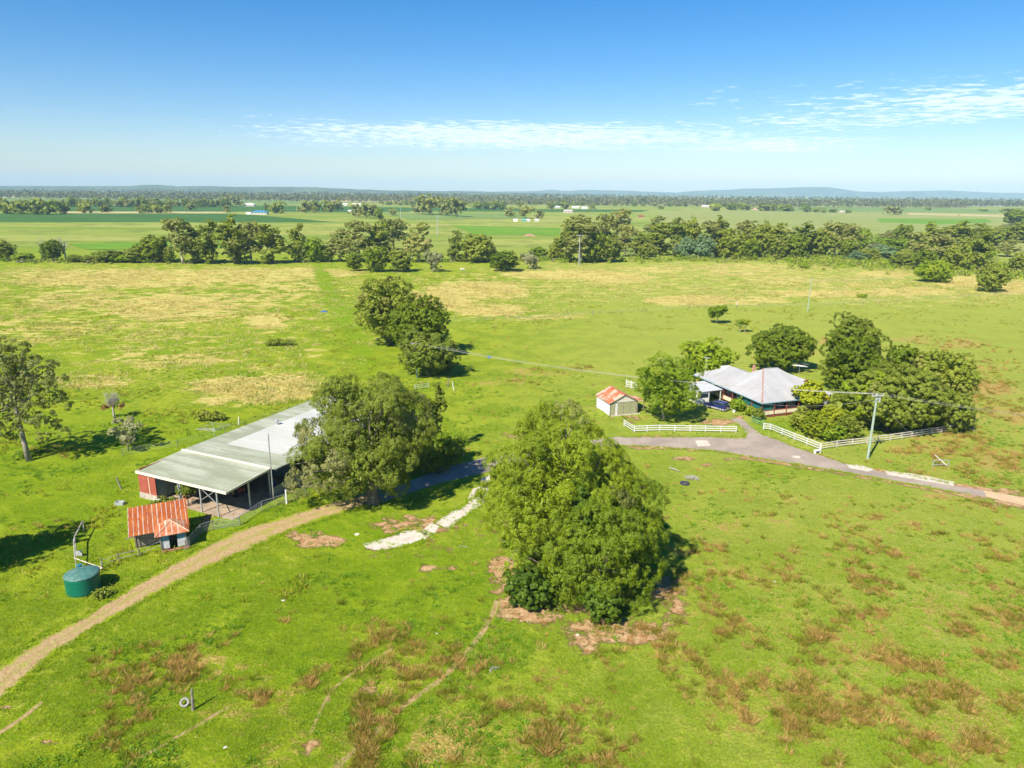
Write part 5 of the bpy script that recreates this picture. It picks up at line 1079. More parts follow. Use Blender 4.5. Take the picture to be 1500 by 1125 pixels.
# the three trees behind, and the front of the far group
simple('round_tree', 572, 505, 'rearmost and tallest of the three rounded trees mid-paddock', 'tree', FOL['olive'], 18, 18.0, .02, 330, 1.25, 55, .30, 'round', 41, tl=18)
simple('round_tree', 614, 522, 'middle of the three rounded trees in the paddock', 'tree', FOL['fig'], 15.5, 14.0, .03, 280, 1.15, 60, .28, 'round', 42, tl=16)
simple('round_tree', 630, 549, 'nearest and lowest of the three rounded trees, beside the pole', 'tree', FOL['olive'], 13.6, 9.2, .03, 250, 1.05, 60, .26, 'round', 43, tl=16)
# left gum, small trees
big_tree('gum_tree', 43, 675, 'tall open gum tree with pale trunk at the left edge', 'tree', FOL['gum'],
    [(-.5, 0, 15.4, 3.4, 3.4, 2.8), (2.6, 0, 12.6, 3.6, 3.2, 2.8), (-3.4, .5, 12.0, 3.6, 3.4, 3.0), (4.0, .5, 9.0, 2.8, 2.6, 2.4), (-3.2, -.5, 8.4, 3.6, 3.0, 2.9), (1.0, -1.0, 7.4, 2.6, 2.4, 2.0), (4.4, 0, 11.2, 2.6, 2.6, 2.4), (-2.4, .5, 4.4, 2.4, 2.2, 1.6), (4.0, -.4, 4.4, 1.8, 1.8, 1.4), (.5, .5, 10.4, 3.2, 3.0, 2.6), (-4.6, -1, 5.2, 2.6, 2.4, 1.8), (3.2, -.8, 6.4, 2.2, 2.2, 1.6), (-6, 0, 10, 2.6, 2.6, 2.4)],
    (.34, 12, -.8, 0), 700, .50, 46, .14, seed=51, tl=50, bark=plain('grey_bark', (.22, .19, .155), .9, .35, 2, (.36, .33, .28), bump=.3, bscale=10), inner=.02, shell=.6, aspect=.45)
def dead_tree(u, v, label, h, spread, n=14, seed=3, leaves=None, name='dead_tree', r=None, group=None):
    x, y = G(u, v); t = empty(name, (x, y, 0), 0, label, 'dead tree', group); rn = random.Random(seed); m = MB(); tg = []
    for i in range(n): a = rn.uniform(0, 6.28); q = spread * rn.uniform(.3, 1); tg.append((q * math.cos(a), q * math.sin(a), h * rn.uniform(.55, 1.0)))
    limbs(m, (0, 0, 0), r or h * .035, h * .55, tg, .45, seed=seed)
    for g_ in tg[:]:
        for j in range(4):
            b = Vector(g_) * .8; e_ = b + Vector((rn.uniform(-1, 1), rn.uniform(-1, 1), rn.uniform(.2, 1))) * h * .12; m.tube([b, e_], [h * .006, h * .002], 4, False)
    m.build('trunk', DEADWOOD, t, True); return t
t = dead_tree(168, 612, 'small bare grey tree with a few dead brown leaves', 5.2, 1.5, 34, 4)
crown('crown', FOL['orange'], t, [(-1.2, 0, 1.9, .8, .7, .4), (1.3, .2, 2.1, .9, .7, .4)], 22, .28, 22, .09)
simple('small_tree', 188, 660, 'small leafy grey-green tree standing in front of the bare one', 'tree', FOL['grey'], 4.9, 4.9, .28, 60, .5, 50, .15, 'round', 61, tl=14, inner=.02)
simple('low_bush', 308, 615, 'low spreading green bush behind the shed roof', 'bush', FOL['olive'], 6.5, 1.3, .0, 50, .5, 50, .15, 'round', 62, depth_s=.5)
simple('low_bush', 410, 506, 'low dark scrub in the left paddock beyond the shed', 'bush', FOL['olive'], 9, 1.3, .0, 50, .5, 50, .17, 'round', 63, depth_s=.4)
# offscreen tree to the left that throws its shade into the picture
simple('gum_tree', (-59.5, 60.5), 0, 'gum tree just outside the left edge, seen by its shade', 'tree', FOL['gum'], 11, 14, .3, 150, 1.0, 60, .22, 'gum', 64)
simple('gum_tree', (-84, 80), 0, 'second gum tree outside the left edge, seen by its shade', 'tree', FOL['gum'], 8, 12, .3, 110, 1.0, 50, .22, 'gum', 65)
simple('low_bush', 152, 874, 'small leafy shrub at the right foot of the green tank', 'bush', FOL['olive'], 1.6, .8, .0, 18, .25, 50, .10, 'round', 66)
simple('low_bush', 243, 745, 'green shrubs before the shed opening above the hut roof', 'bush', FOL['olive'], 3.2, 1.5, .0, 30, .4, 60, .12, 'round', 67)
simple('climbing_shrub', 276, 742, 'leafy shrub on a thin stem beside the hut roof', 'bush', FOL['olive'], 2.0, 3.6, .35, 26, .4, 60, .12, 'round', 68)
# garden trees
simple('garden_tree', 972, 613, 'feathery light green tree between the garage and the house', 'tree', FOL['bright'], 12.2, 11.2, .10, 260, .95, 75, .20, 'round', 71, tl=24, aspect=.4, bark=PALEBARK, inner=.1)
simple('round_garden_tree', 1036, 556, 'dense rounded green tree behind the left end of the house', 'tree', FOL['bright'], 10.8, 8.4, .0, 220, .9, 75, .22, 'round', 72)
simple('shade_tree', 1145, 541, 'wide dark green shade tree behind the house', 'tree', FOL['fig'], 15.0, 9.6, .12, 260, 1.1, 70, .25, 'round', 73, tl=16)
simple('tall_garden_tree', 1243, 572, 'tall two-toned oval tree behind the right of the house', 'tree', FOL['fig'], 11.3, 13.2, .03, 250, 1.1, 75, .24, 'round', 74)
simple('tall_garden_tree', 1246, 566, 'olive upper crown of the pair behind the house', 'tree', FOL['olive'], 10.0, 14.2, .3, 200, 1.1, 70, .24, 'round', 75)
simple('spreading_fig', 1306, 628, 'wide leafy green tree above the worn rail fence', 'tree', FOL['olive'], 19.5, 10.6, .05, 420, 1.1, 80, .24, 'round', 76, tl=20, depth_s=.75)
simple('spreading_fig', 1276, 624, 'lighter leafy tree at the left end of the fence-side trees', 'tree', FOL['bright'], 12.5, 9.3, .05, 240, 1.0, 70, .23, 'round', 80, tl=10, depth_s=.75)
simple('garden_tree', 1372, 612, 'tall olive tree at the right end of the garden trees', 'tree', FOL['olive'], 10.5, 12.6, .03, 240, 1.1, 70, .25, 'round', 77)
simple('garden_tree', 1325, 598, 'dark ragged tree behind the fence-side garden trees', 'tree', FOL['fig'], 11, 12.4, .1, 190, 1.1, 60, .25, 'gum', 78)
simple('garden_tree', 1386, 629, 'low olive tree at the far right end above the fence', 'tree', FOL['olive'], 8, 6.5, .02, 120, .9, 70, .23, 'round', 79)
simple('lime_tree', 1184, 610, 'small lime-green tree in front of the house verandah', 'tree', FOL['gold'], 6.0, 6.2, .3, 130, .6, 70, .16, 'round', 81, aspect=.8)
simple('garden_shrub', 1172, 628, 'dark olive shrub at the left of the golden shrubs', 'bush', FOL['olive'], 4.2, 3.8, .0, 70, .5, 70, .15, 'round', 82)
simple('garden_shrub', 1196, 640, 'golden yellow-green shrub inside the fence corner', 'bush', FOL['gold'], 5.0, 4.0, .0, 90, .6, 70, .15, 'round', 83)
simple('garden_shrub', 1213, 630, 'second golden shrub just right of the first', 'bush', FOL['gold'], 4.6, 4.4, .0, 80, .6, 70, .15, 'round', 84)
simple('garden_shrub', 1222, 648, 'vivid green shrub at the fence corner', 'bush', FOL['bright'], 3.4, 2.6, .0, 60, .5, 70, .14, 'round', 85)
simple('garden_shrub', 1240, 642, 'thin olive shrub between the corner shrubs and the dark trees', 'bush', FOL['olive'], 4.6, 4.4, .0, 70, .6, 60, .15, 'round', 86)
simple('garden_shrub', 1082, 601, 'bright leafy shrub just right of the blue car', 'bush', FOL['bright'], 3.6, 2.3, .0, 60, .5, 60, .14, 'round', 87)
simple('garden_shrub', 1099, 609, 'low flowering shrub along the house path', 'bush', FOL['bright'], 2.6, 1.5, .0, 40, .4, 60, .13, 'round', 88)
simple('garden_shrub', 1112, 614, 'low dark shrub beside the green garden gate', 'bush', FOL['olive'], 2.4, 1.6, .0, 40, .4, 60, .13, 'round', 89)
simple('young_tree', 1050, 474, 'lone small round tree in the paddock behind the house', 'tree', FOL['bright'], 6.3, 5.9, .25, 70, .6, 50, .22, 'round', 91)
simple('young_tree', 1084, 487, 'spindly pale-trunked sapling left of its twin', 'tree', FOL['bright'], 2.8, 3.6, .6, 20, .5, 40, .2, 'round', 92, bark=PALEBARK)
simple('young_tree', 1091, 487, 'spindly pale-trunked sapling right of its twin', 'tree', FOL['gold'], 3.2, 3.8, .6, 20, .5, 40, .2, 'round', 93, bark=PALEBARK)
simple('round_tree', 1367, 413, 'dense bright green bushy tree in the far right paddock', 'tree', FOL['bright'], 15.0, 9.8, .0, 200, 1.3, 60, .36, 'round', 94)
simple('round_tree', 1451, 427, 'darker olive bushy tree right of the bright one in the far paddock', 'tree', FOL['olive'], 12.5, 11.3, .02, 170, 1.2, 60, .36, 'round', 95)
simple('low_bush', 1178, 393, 'isolated low green bush in the distant dry paddock', 'bush', FOL['bright'], 6, 2.4, .0, 40, .8, 40, .3, 'round', 96)
simple('low_bush', 1264, 436, 'small green clump near the far wire fence at right', 'bush', FOL['bright'], 4, 1.3, .0, 24, .6, 40, .25, 'round', 97, depth_s=.6)

# ------------------------------------------------------------------ tree line, creek belt and far trees: a few grown forms, copied
PROTO = {}
def proto(kind, mat, w, h, nc, rc, lpc, leaf, base, form, seed, bark=BARK, **k):
    "unlinked crown and trunk meshes of a tree one unit of its own size"
    global rng
    rng = np.random.default_rng(seed); r = w / 2; L_ = []; rn = np.random.default_rng(seed)
    b = h * base; hh = h - b
    if form == 'round':
        L_ = [(0, 0, b + hh * .5, r * .8, r * .8, hh * .5)] + [(r * .5 * math.cos(a), r * .5 * math.sin(a), b + hh * rn.uniform(.3, .7), r * .45, r * .45, hh * .3) for a in rn.random(5) * 6.28]
    elif form == 'tall':
        for i in range(8): f = (i + .5) / 8; q = (.5 + .5 * math.sin(math.pi * min(f * 1.1, 1))) * r; a = rn.random() * 6.28; L_.append((math.cos(a) * r * .4, math.sin(a) * r * .4, b + hh * f, q * .7, q * .7, hh * .12))
    else:
        for i in range(13):
            f = rn.random(); a = i * .8 + rn.random(); q = r * (.32 + .25 * rn.random()); d_ = r * (.7 - .3 * f) * math.sqrt(rn.random()); L_.append((math.cos(a) * d_, math.sin(a) * d_, b + hh * (.12 + .76 * f), q, q, q * .8))
    c, nr, sz, var, P_ = crown_pts(L_, nc, rc, lpc, leaf, zmin=max(.3, b * .5), **k)
    cm_ = quads_mesh('crown', c, nr, sz, var, mat); m = MB(); idx = rng.choice(len(P_), min(len(P_), 9), replace=False)
    limbs(m, (0, 0, 0), h * .022, h * (.5 if form != 'tall' else .8), [P_[i] * .9 for i in idx], .4, seed=seed, n=5); tm_ = m.mesh('trunk', bark, True)
    PROTO.setdefault(kind, []).append((cm_, tm_, w, h))
for s in (1, 2, 3): proto('gum', FOL['gum'], 13, 22, 240, .95, 26, .36, .14, 'gum', 100 + s, PALEBARK, inner=.05, shell=.5)
for s in (1, 2, 3): proto('casuarina', FOL['olive'], 12, 22, 240, .9, 26, .34, .06, 'tall', 110 + s, inner=.1)
for s in (1, 2): proto('bushy', FOL['olive'], 14, 15, 230, .95, 26, .36, .0, 'round', 120 + s)
for s in (1, 2): proto('dark', FOL['fig'], 14, 13, 230, .95, 26, .36, .0, 'round', 130 + s)
for s in (1,): proto('green', FOL['bright'], 12, 9, 180, .9, 26, .34, .0, 'round', 140 + s)
for s in (1,): proto('grey', FOL['grey'], 12, 10, 70, 1.3, 30, .42, .1, 'gum', 150 + s, PALEBARK, inner=.03)
for s in (1,): proto('blue', FOL['teal'], 12, 9, 80, 1.5, 34, .46, .0, 'round', 160 + s)
for s in (1, 2): proto('far_gum', FOL['gum'], 16, 20, 26, 2.6, 22, 1.2, .12, 'gum', 170 + s, PALEBARK, inner=.2)
for s in (1, 2): proto('far_round', FOL['olive'], 18, 14, 26, 2.6, 22, 1.2, .0, 'round', 180 + s)
for s in (1,): proto('far_dark', FOL['fig'], 18, 14, 26, 2.6, 22, 1.2, .0, 'round', 190 + s)
tr_ = random.Random(77); pc_ = {}
def place(kind, u, vb, w, vt, label, group=None, name='tree', parts=True, cat='tree'):
    "a tree whose foot is at (u, vb), w pixels wide, its top at row vt"
    x, y = G(u, vb); h = max(1.0, top_z(u, vt, y)); wm = px2m(w, x, y)
    pc_[kind] = pc_.get(kind, -1) + 1; v = PROTO[kind][pc_[kind] % len(PROTO[kind])]; cm_, tm_, pw, ph = v
    s = (wm / pw, wm / pw, h / ph)
    if parts:
        t = empty(name, (x, y, 0), tr_.uniform(0, 6.28), label, cat, group); t.scale = s
        link('crown', cm_, t); link('trunk', tm_, t)
    else:
        t = tag(link(name, cm_, None, (x, y, 0)), label, cat, group); t.scale = s; t.rotation_euler = (0, 0, tr_.uniform(0, 6.28))
    return t
ORD = 'first second third fourth fifth sixth seventh eighth ninth tenth eleventh twelfth thirteenth fourteenth fifteenth sixteenth seventeenth eighteenth nineteenth twentieth'.split()
NM = dict(gum=('gum_tree', 'tall open gum'), casuarina=('she_oak', 'tall narrow olive tree'), bushy=('bushy_tree', 'bushy olive tree'), dark=('dark_tree', 'dense dark tree'), green=('green_tree', 'bright green rounded tree'), grey=('grey_tree', 'thin greyish tree'), blue=('blue_green_tree', 'blue-green bushy tree'))
# the tree line behind the left paddock
row = [('bushy', 4, 381, 34, 352), ('dark', 78, 382, 30, 352), ('bushy', 160, 384, 40, 366), ('bushy', 200, 385, 28, 362), ('dark', 226, 384, 46, 345), ('gum', 268, 386, 46, 320), ('casuarina', 292, 385, 32, 333), ('casuarina', 313, 386, 40, 325), ('casuarina', 345, 387, 46, 321), ('gum', 368, 386, 38, 324), ('casuarina', 400, 386, 42, 329), ('casuarina', 437, 384, 26, 330), ('green', 462, 384, 30, 350), ('gum', 497, 383, 38, 330), ('gum', 527, 384, 44, 324), ('casuarina', 556, 383, 40, 326), ('gum', 576, 366, 42, 320), ('gum', 612, 384, 42, 320), ('casuarina', 666, 383, 24, 339), ('bushy', 700, 384, 46, 343)]
for i, (k, u, vb, w, vt) in enumerate(row):
    place(k, u, vb, w * 1.12, vt, f'{NM[k][1]}, {ORD[i]} from the left in the line behind the paddock', 'trees along the far edge of the left paddock', NM[k][0])
for i, (k, u, vb, w, vt) in enumerate([('dark', 520, 397, 26, 371), ('dark', 553, 398, 38, 362), ('bushy', 586, 398, 40, 366), ('grey', 635, 398, 32, 368), ('dark', 738, 397, 48, 368), ('grey', 776, 394, 28, 370)]):
    place(k, u, vb, w, vt, ['small dense tree at the left of the clump in front of the tree line', 'large dark tree in the middle of the clump before the tree line', 'olive tree at the right of the clump before the tree line', 'thin greyish tree standing alone in front of the tree line', 'low wide dark fig with a pale bush at its foot', 'small bare-looking grey bush right of the dark fig'][i], None, NM[k][0])
x, y = G(84, 383); dead_tree(97, 382, 'bleached dead tree behind the round dark bush at far left', 15, 5.5, 9, 9, r=.5); dead_tree(62, 380, 'smaller bleached dead tree left of the round dark bush', 13, 4, 5, 10, r=.35)
dead_tree(1000, 379, 'bleached dead tree at the edge of the creek belt', 11.5, 7, 9, 12, r=.5); dead_tree(603, 383, 'white leaning dead limb tree in the left tree line', 14, 5, 4, 13, r=.4)
dead_tree(705, 384, 'grey leafless tree low in the tree line', 9, 3, 8, 14)
for i, (u, v, w, vt) in enumerate([(35, 383, 30, 371), (110, 384, 24, 373), (135, 384, 34, 374), (180, 384, 40, 372), (248, 385, 20, 362), (480, 384, 20, 362), (640, 381, 20, 372), (680, 383, 24, 372), (722, 382, 24, 366), (790, 378, 26, 362), (815, 381, 26, 355)]):
    place('bushy' if i % 3 else 'green', u, v, w, vt, 'low green scrub bush between the taller trees of the line', 'scrub bushes in the tree line', 'scrub_bush', cat='bush')
# the creek belt to the right: front trees singled out, the mass behind shares one label
belt = [('casuarina', 834, 383, 40, 325), ('gum', 850, 385, 56, 322), ('dark', 872, 384, 44, 340), ('gum', 884, 370, 40, 312), ('bushy', 895, 384, 34, 345), ('gum', 850, 356, 50, 309), ('gum', 908, 352, 36, 306), ('gum', 915, 376, 34, 329), ('casuarina', 940, 378, 40, 343), ('gum', 962, 348, 36, 313), ('bushy', 948, 380, 30, 356), ('casuarina', 965, 374, 40, 326), ('casuarina', 988, 376, 38, 322),
        ('bushy', 1008, 372, 36, 320), ('gum', 1035, 378, 40, 324), ('casuarina', 1050, 374, 34, 320), ('blue', 1028, 379, 34, 350), ('bushy', 1070, 379, 48, 335), ('gum', 1090, 372, 44, 323), ('bushy', 1112, 378, 40, 326), ('grey', 1072, 372, 28, 334), ('casuarina', 1130, 379, 36, 327), ('gum', 1150, 378, 44, 330), ('casuarina', 1176, 379, 44, 329), ('bushy', 1200, 379, 40, 334), ('gum', 1222, 376, 44, 326), ('gum', 1243, 374, 38, 327), ('bright' if 0 else 'green', 1260, 366, 26, 336),
        ('bushy', 1140, 380, 30, 345), ('dark', 1165, 380, 36, 345), ('dark', 1095, 380, 40, 350), ('blue', 1005, 379, 30, 352), ('dark', 1240, 378, 30, 350)]
for i, (k, u, vb, w, vt) in enumerate(belt):
    place(k, u, vb, w, vt, {1: 'broad gum right behind the tall grey power pole', 7: 'gum with a leaning pale trunk in the creek belt'}.get(i, f'{NM[k][1]} standing in the dense creek belt right of centre'), 'trees of the creek belt ' + ('' if i in (1, 7) else k) , NM[k][0])
belt2 = [('gum', 1305, 352, 44, 334), ('dark', 1320, 356, 28, 329), ('gum', 1340, 380, 36, 340), ('casuarina', 1362, 366, 40, 328), ('casuarina', 1385, 366, 36, 330), ('gum', 1376, 390, 52, 342), ('casuarina', 1404, 368, 40, 326), ('bushy', 1398, 398, 40, 356), ('casuarina', 1430, 396, 40, 338), ('casuarina', 1425, 362, 36, 328), ('bushy', 1450, 360, 40, 333), ('gum', 1474, 376, 34, 347), ('bushy', 1470, 354, 40, 330), ('dark', 1486, 330, 34, 307), ('casuarina', 1495, 352, 36, 326), ('bushy', 1510, 356, 40, 322),
         ('bushy', 1500, 400, 44, 368), ('dark', 1350, 396, 34, 366), ('blue', 1290, 380, 40, 362), ('bushy', 1320, 392, 40, 370), ('green', 1300, 368, 50, 350), ('green', 1330, 364, 40, 350), ('green', 1358, 372, 36, 352), ('bushy', 1270, 382, 36, 364), ('grey', 1285, 376, 30, 357), ('green', 1440, 380, 34, 364), ('blue', 1255, 384, 30, 370)]
for i, (k, u, vb, w, vt) in enumerate(belt2):
    place(k, u, vb, w, vt, {12: 'lone open gum at the far right beyond the belt', 14: 'large dark rounded tree at the right edge near the horizon', 2: 'gum with a white trunk at the left of the right-hand thicket'}.get(i, f'{NM[k][1]} in the thicket at the far right of the creek'), 'trees of the right-hand thicket ' + ('' if i in (12, 14, 2) else k), NM[k][0])
# distant paddock trees
FARL = {'far_gum': 'pale olive', 'far_round': 'rounded olive', 'far_dark': 'dark'}
mid = [('far_round', 10, 313, 26, 292), ('far_round', 30, 313.5, 26, 293), ('far_round', 50, 314, 26, 292), ('far_dark', 70, 314, 28, 293), ('far_round', 90, 313, 22, 295), ('far_round', 126, 312, 19, 296), ('far_dark', 155, 311, 14, 300), ('far_round', 209, 312, 18, 299), ('far_dark', 222, 311, 14, 299), ('far_round', 232, 312, 16, 299), ('far_round', 246, 312, 14, 299), ('far_gum', 280, 309.5, 14, 298), ('far_gum', 333, 311, 11, 300), ('far_gum', 334, 302, 13, 286), ('far_gum', 349, 302, 13, 287), ('far_gum', 390, 310, 5, 298),
       ('far_round', 406, 312.5, 22, 296), ('far_gum', 448, 312, 20, 294), ('far_round', 462, 311, 18, 294), ('far_round', 482, 311, 18, 294), ('far_gum', 495, 311, 14, 293), ('far_gum', 522, 318, 18, 299), ('far_gum', 537, 320, 18, 299), ('far_gum', 548, 320, 16, 300), ('far_dark', 556, 321, 13, 305), ('far_gum', 576, 316, 12, 306), ('far_gum', 618, 314, 26, 288), ('far_gum', 632, 315, 26, 287), ('far_gum', 656, 316, 22, 291), ('far_gum', 670, 318, 24, 291),
       ('far_dark', 700, 306.5, 16, 295), ('far_dark', 712, 306.5, 16, 296), ('far_dark', 724, 307, 16, 296), ('far_dark', 735, 307, 13, 297), ('far_gum', 747, 318, 14, 303), ('far_gum', 770, 320, 18, 302), ('far_gum', 790, 321, 13, 307), ('far_round', 806, 306, 12, 296), ('far_round', 828, 306, 16, 294), ('far_round', 868, 306, 10, 298), ('far_dark', 968, 306, 8, 301), ('far_round', 1048, 309, 20, 297), ('far_dark', 1072, 308, 14, 298), ('far_round', 1090, 308, 20, 297), ('far_round', 1120, 309, 20, 298), ('far_round', 1132, 309, 16, 298), ('far_dark', 1150, 309.5, 24, 299), ('far_dark', 1180, 310.5, 14, 300), ('far_round', 1196, 311, 10, 304), ('far_round', 1206, 312, 8, 305), ('far_dark', 1220, 311.5, 10, 306), ('far_dark', 1242, 312, 8, 307), ('far_gum', 1303, 314.5, 14, 302), ('far_gum', 1313, 315, 14, 303), ('far_dark', 1360, 308.5, 7, 303), ('far_dark', 1440, 309.5, 14, 306), ('far_dark', 1480, 311, 24, 305)]
for i, (k, u, vb, w, vt) in enumerate(mid):
    place(k, u, vb, w, vt, f'{FARL[k]} tree standing far off among the distant paddocks', f'distant paddock trees, {FARL[k]}', 'distant_tree', parts=w > 15)
fr_ = random.Random(31)
for i in range(40): # hedge-like rows between distant paddocks
    u = 95 + i * 6.2 + fr_.uniform(-3, 3)
    place(['far_gum', 'far_round', 'far_dark'][i % 3], u, 303 + fr_.uniform(-.6, .6) + (u - 200) * .004, fr_.uniform(8, 13), 290.5 + fr_.uniform(-2, 4), 'greyish tree in the thin row between the distant left fields', 'trees in the distant left row', 'distant_tree', parts=False)
for i in range(34):
    u = 560 + i * 7 + fr_.uniform(-4, 4); place(['far_gum', 'far_round', 'far_dark'][i % 3], u, 300.5 + fr_.uniform(-1, 1), fr_.uniform(6, 11), 294 + fr_.uniform(-1, 2), 'small grey tree in the thin row before the horizon forest', 'trees in the thin row before the horizon forest', 'distant_tree', parts=False)
for i in range(44):
    u = 800 + i * 9 + fr_.uniform(-5, 5); place(['far_gum', 'far_round', 'far_dark'][i % 3], u, 301 + (u - 800) * .006 + fr_.uniform(-1.5, 1), fr_.uniform(5, 11), 295 + (u - 800) * .006 + fr_.uniform(-1, 2), 'small scattered tree on the plain before the right horizon forest', 'small scattered trees on the right-hand plain', 'distant_tree', parts=False)

# ------------------------------------------------------------------ masses nobody could count
def stuff_leaves(name, c, nr, sz, var, mat, aspect=.5):
    return tag(link(name, quads_mesh(name, c, nr, sz, var, mat, aspect)), kind='stuff')
def forest(name, mat, line, rows, spacing, h, seed, leaf=3.2, per=16, hv=.3, zlow=.15, trunks=True):
    "a wood far off: many crowns with pale stems along a band of ground"
    rg = np.random.default_rng(seed); C, Nn, S, V = [], [], [], []; m = MB()
    for (a, b) in zip(line[:-1], line[1:]):
        a = np.array(a); b = np.array(b); l = np.linalg.norm(b - a); n = int(l / spacing); nrm = np.array([-(b - a)[1], (b - a)[0]]) / l
        if nrm[1] < 0: nrm = -nrm
        for r in range(rows):
            for i in range(n):
                p = a + (b - a) * (i + rg.random()) / n + nrm * (r * spacing * 2.2 + rg.normal() * spacing * .8)
                hh = h * (1 - hv + 2 * hv * rg.random()) * (1 + .25 * (vnoise(np.array([p[0] / 90]), np.array([p[1] / 90]), 3)[0] - .5)); w = hh * rg.uniform(.25, .42)
                k = per; d = rg.normal(size=(k, 3)); d /= np.linalg.norm(d, axis=1, keepdims=True)
                C.append(np.array([p[0], p[1], hh * (.5 + zlow)]) + d * np.array([w, w, hh * (.42 - zlow * .4)]) * (.6 + .4 * rg.random((k, 1))))
                Nn.append(d + rg.normal(size=(k, 3)) * .5); S.append(leaf * (.6 + .7 * rg.random(k))); v = np.tile(rg.random(3), (k, 1)) * .75 + rg.random((k, 3)) * .25; v[:, 1] *= .85; V.append(v)
                if trunks and r < 2 and rg.random() < .6: m.tube([(p[0], p[1], 0), (p[0] + rg.normal() * .5, p[1], hh * .6)], [.5, .25], 4, False)
    o = stuff_leaves(name, np.vstack(C), np.vstack(Nn), np.concatenate(S), np.vstack(V), mat)
    if trunks and m.v: m.build('trunks', PALEBARK, o)
    return o
FORM = foliage('forest_leaf', (.095, .112, .042), (.155, .165, .065), (.26, .22, .15), .15)
forest('forest', FORM, [(-3200, 2550), (-2300, 2480), (-1200, 2420), (-200, 2250), (700, 2200), (1200, 2250), (1480, 2380), (1640, 2760), (2700, 2800)], 5, 10, 24, 1, per=18, zlow=.05)
forest('forest', FORM, [(-4200, 3300), (-2200, 3200), (0, 3000), (1500, 2700), (3000, 2500)], 4, 17, 24, 2, leaf=5, per=9, trunks=False, zlow=.05)
forest('forest', FORM, [(-6500, 5200), (0, 4700), (5000, 4200)], 4, 32, 24, 4, leaf=9, per=7, trunks=False)
# bushland along the low hills at left lies on them as part of their surface
# undergrowth along the creek
def scrub(pl, n, seed, mats, hmax=3.5):
    rg = np.random.default_rng(seed); per = {}
    for i in range(n):
        j = rg.integers(len(pl)); (u0, v0, u1, v1, jv) = pl[j]; f = rg.random(); u = u0 + (u1 - u0) * f; v = v0 + (v1 - v0) * f + rg.normal() * jv
        x, y = G(u, v); h = hmax * rg.uniform(.35, 1.1); w = h * rg.uniform(.6, 1.1); k = 46; d = rg.normal(size=(k, 3)); d[:, 2] = np.abs(d[:, 2]); d /= np.linalg.norm(d, axis=1, keepdims=True)
        c = np.array([x, y, 0]) + d * np.array([w, w, h]) * (.7 + .3 * rg.random((k, 1))); v3 = np.tile(rg.random(3), (k, 1)) * .7 + rg.random((k, 3)) * .3
        per.setdefault(int(rg.integers(len(mats))), []).append((c, d + rg.normal(size=(k, 3)) * .5, .45 * (.6 + .8 * rg.random(k)), v3))
    for k, L_ in per.items(): stuff_leaves('undergrowth', np.vstack([a[0] for a in L_]), np.vstack([a[1] for a in L_]), np.concatenate([a[2] for a in L_]), np.vstack([a[3] for a in L_]), mats[k])
scrub([(820, 383, 1260, 380, 2), (1150, 384, 1300, 388, 4), (1240, 385, 1500, 400, 4), (1290, 388, 1500, 396, 5), (1340, 390, 1500, 400, 5), (1270, 372, 1420, 376, 5)], 1100, 5, [FOL['olive'], FOL['bright'], FOL['bright'], FOL['gum']], 3.6)
scrub([(0, 384, 240, 384, 1.2), (240, 384, 760, 382, 1.5), (760, 380, 830, 381, 1.5)], 170, 6, [FOL['olive'], FOL['bright'], FOL['grey']], 2.4)
scrub([(1280, 352, 1345, 358, 4), (1290, 358, 1370, 366, 4)], 170, 8, [FOL['bright']], 3.5)

def blades(name, xy, hgt, spread, nb, mat, seed, bw=.035, lean=.5):
    "grass tufts: each a fan of thin upright blades"
    rg = np.random.default_rng(seed); n = len(xy); idx = np.repeat(np.arange(n), nb); N_ = len(idx)
    a = rg.random(N_) * 6.283; r = spread[idx] * np.sqrt(rg.random(N_)); bx = xy[idx, 0] + np.cos(a) * r; by = xy[idx, 1] + np.sin(a) * r
    h = hgt[idx] * (.55 + .6 * rg.random(N_)); ln = h * lean * (.3 + .9 * rg.random(N_)); a2 = a + rg.normal(size=N_) * .8
    t = rg.random(N_) * 6.283; w = bw * (.6 + .8 * rg.random(N_)) * (1 + hgt[idx])
    v = np.zeros((N_, 4, 3)); v[:, 0] = np.stack([bx - np.cos(t) * w, by - np.sin(t) * w, np.full(N_, -.02)], 1); v[:, 1] = np.stack([bx + np.cos(t) * w, by + np.sin(t) * w, np.full(N_, -.02)], 1)
    v[:, 2] = np.stack([bx + np.cos(a2) * ln + np.cos(t) * w * .35, by + np.sin(a2) * ln + np.sin(t) * w * .35, h], 1); v[:, 3] = np.stack([bx + np.cos(a2) * ln - np.cos(t) * w * .35, by + np.sin(a2) * ln - np.sin(t) * w * .35, h * .95], 1)
    me = D.meshes.new(name); me.vertices.add(N_ * 4); me.loops.add(N_ * 4); me.polygons.add(N_)
    me.vertices.foreach_set('co', v.reshape(-1)); me.loops.foreach_set('vertex_index', np.arange(N_ * 4, dtype=np.int32))
    me.polygons.foreach_set('loop_start', np.arange(0, N_ * 4, 4, dtype=np.int32)); me.polygons.foreach_set('loop_total', np.full(N_, 4, dtype=np.int32))
    cv = rg.random((n, 3)); var = cv[idx] * .7 + rg.random((N_, 3)) * .3; at = me.attributes.new('var', 'FLOAT_COLOR', 'POINT')
    cc = np.ones((N_, 4, 4), dtype=np.float32); cc[:, :, :3] = var[:, None, :]; at.data.foreach_set('color', cc.reshape(-1)); me.materials.append(mat); me.update()
    return tag(link(name, me), kind='stuff')
SEDGE = foliage('brown_sedge', (.44, .27, .075), (.64, .43, .145), (.72, .55, .26), .4)
SEDGEG = foliage('green_sedge', (.24, .25, .015), (.38, .35, .035), (.55, .42, .14), .4)
STRAW = foliage('straw_grass', (.66, .56, .20), (.82, .68, .32), (.52, .56, .14), .5)
TURF = foliage('turf_blades', (.24, .38, .008), (.38, .50, .018), (.50, .52, .09), .5)
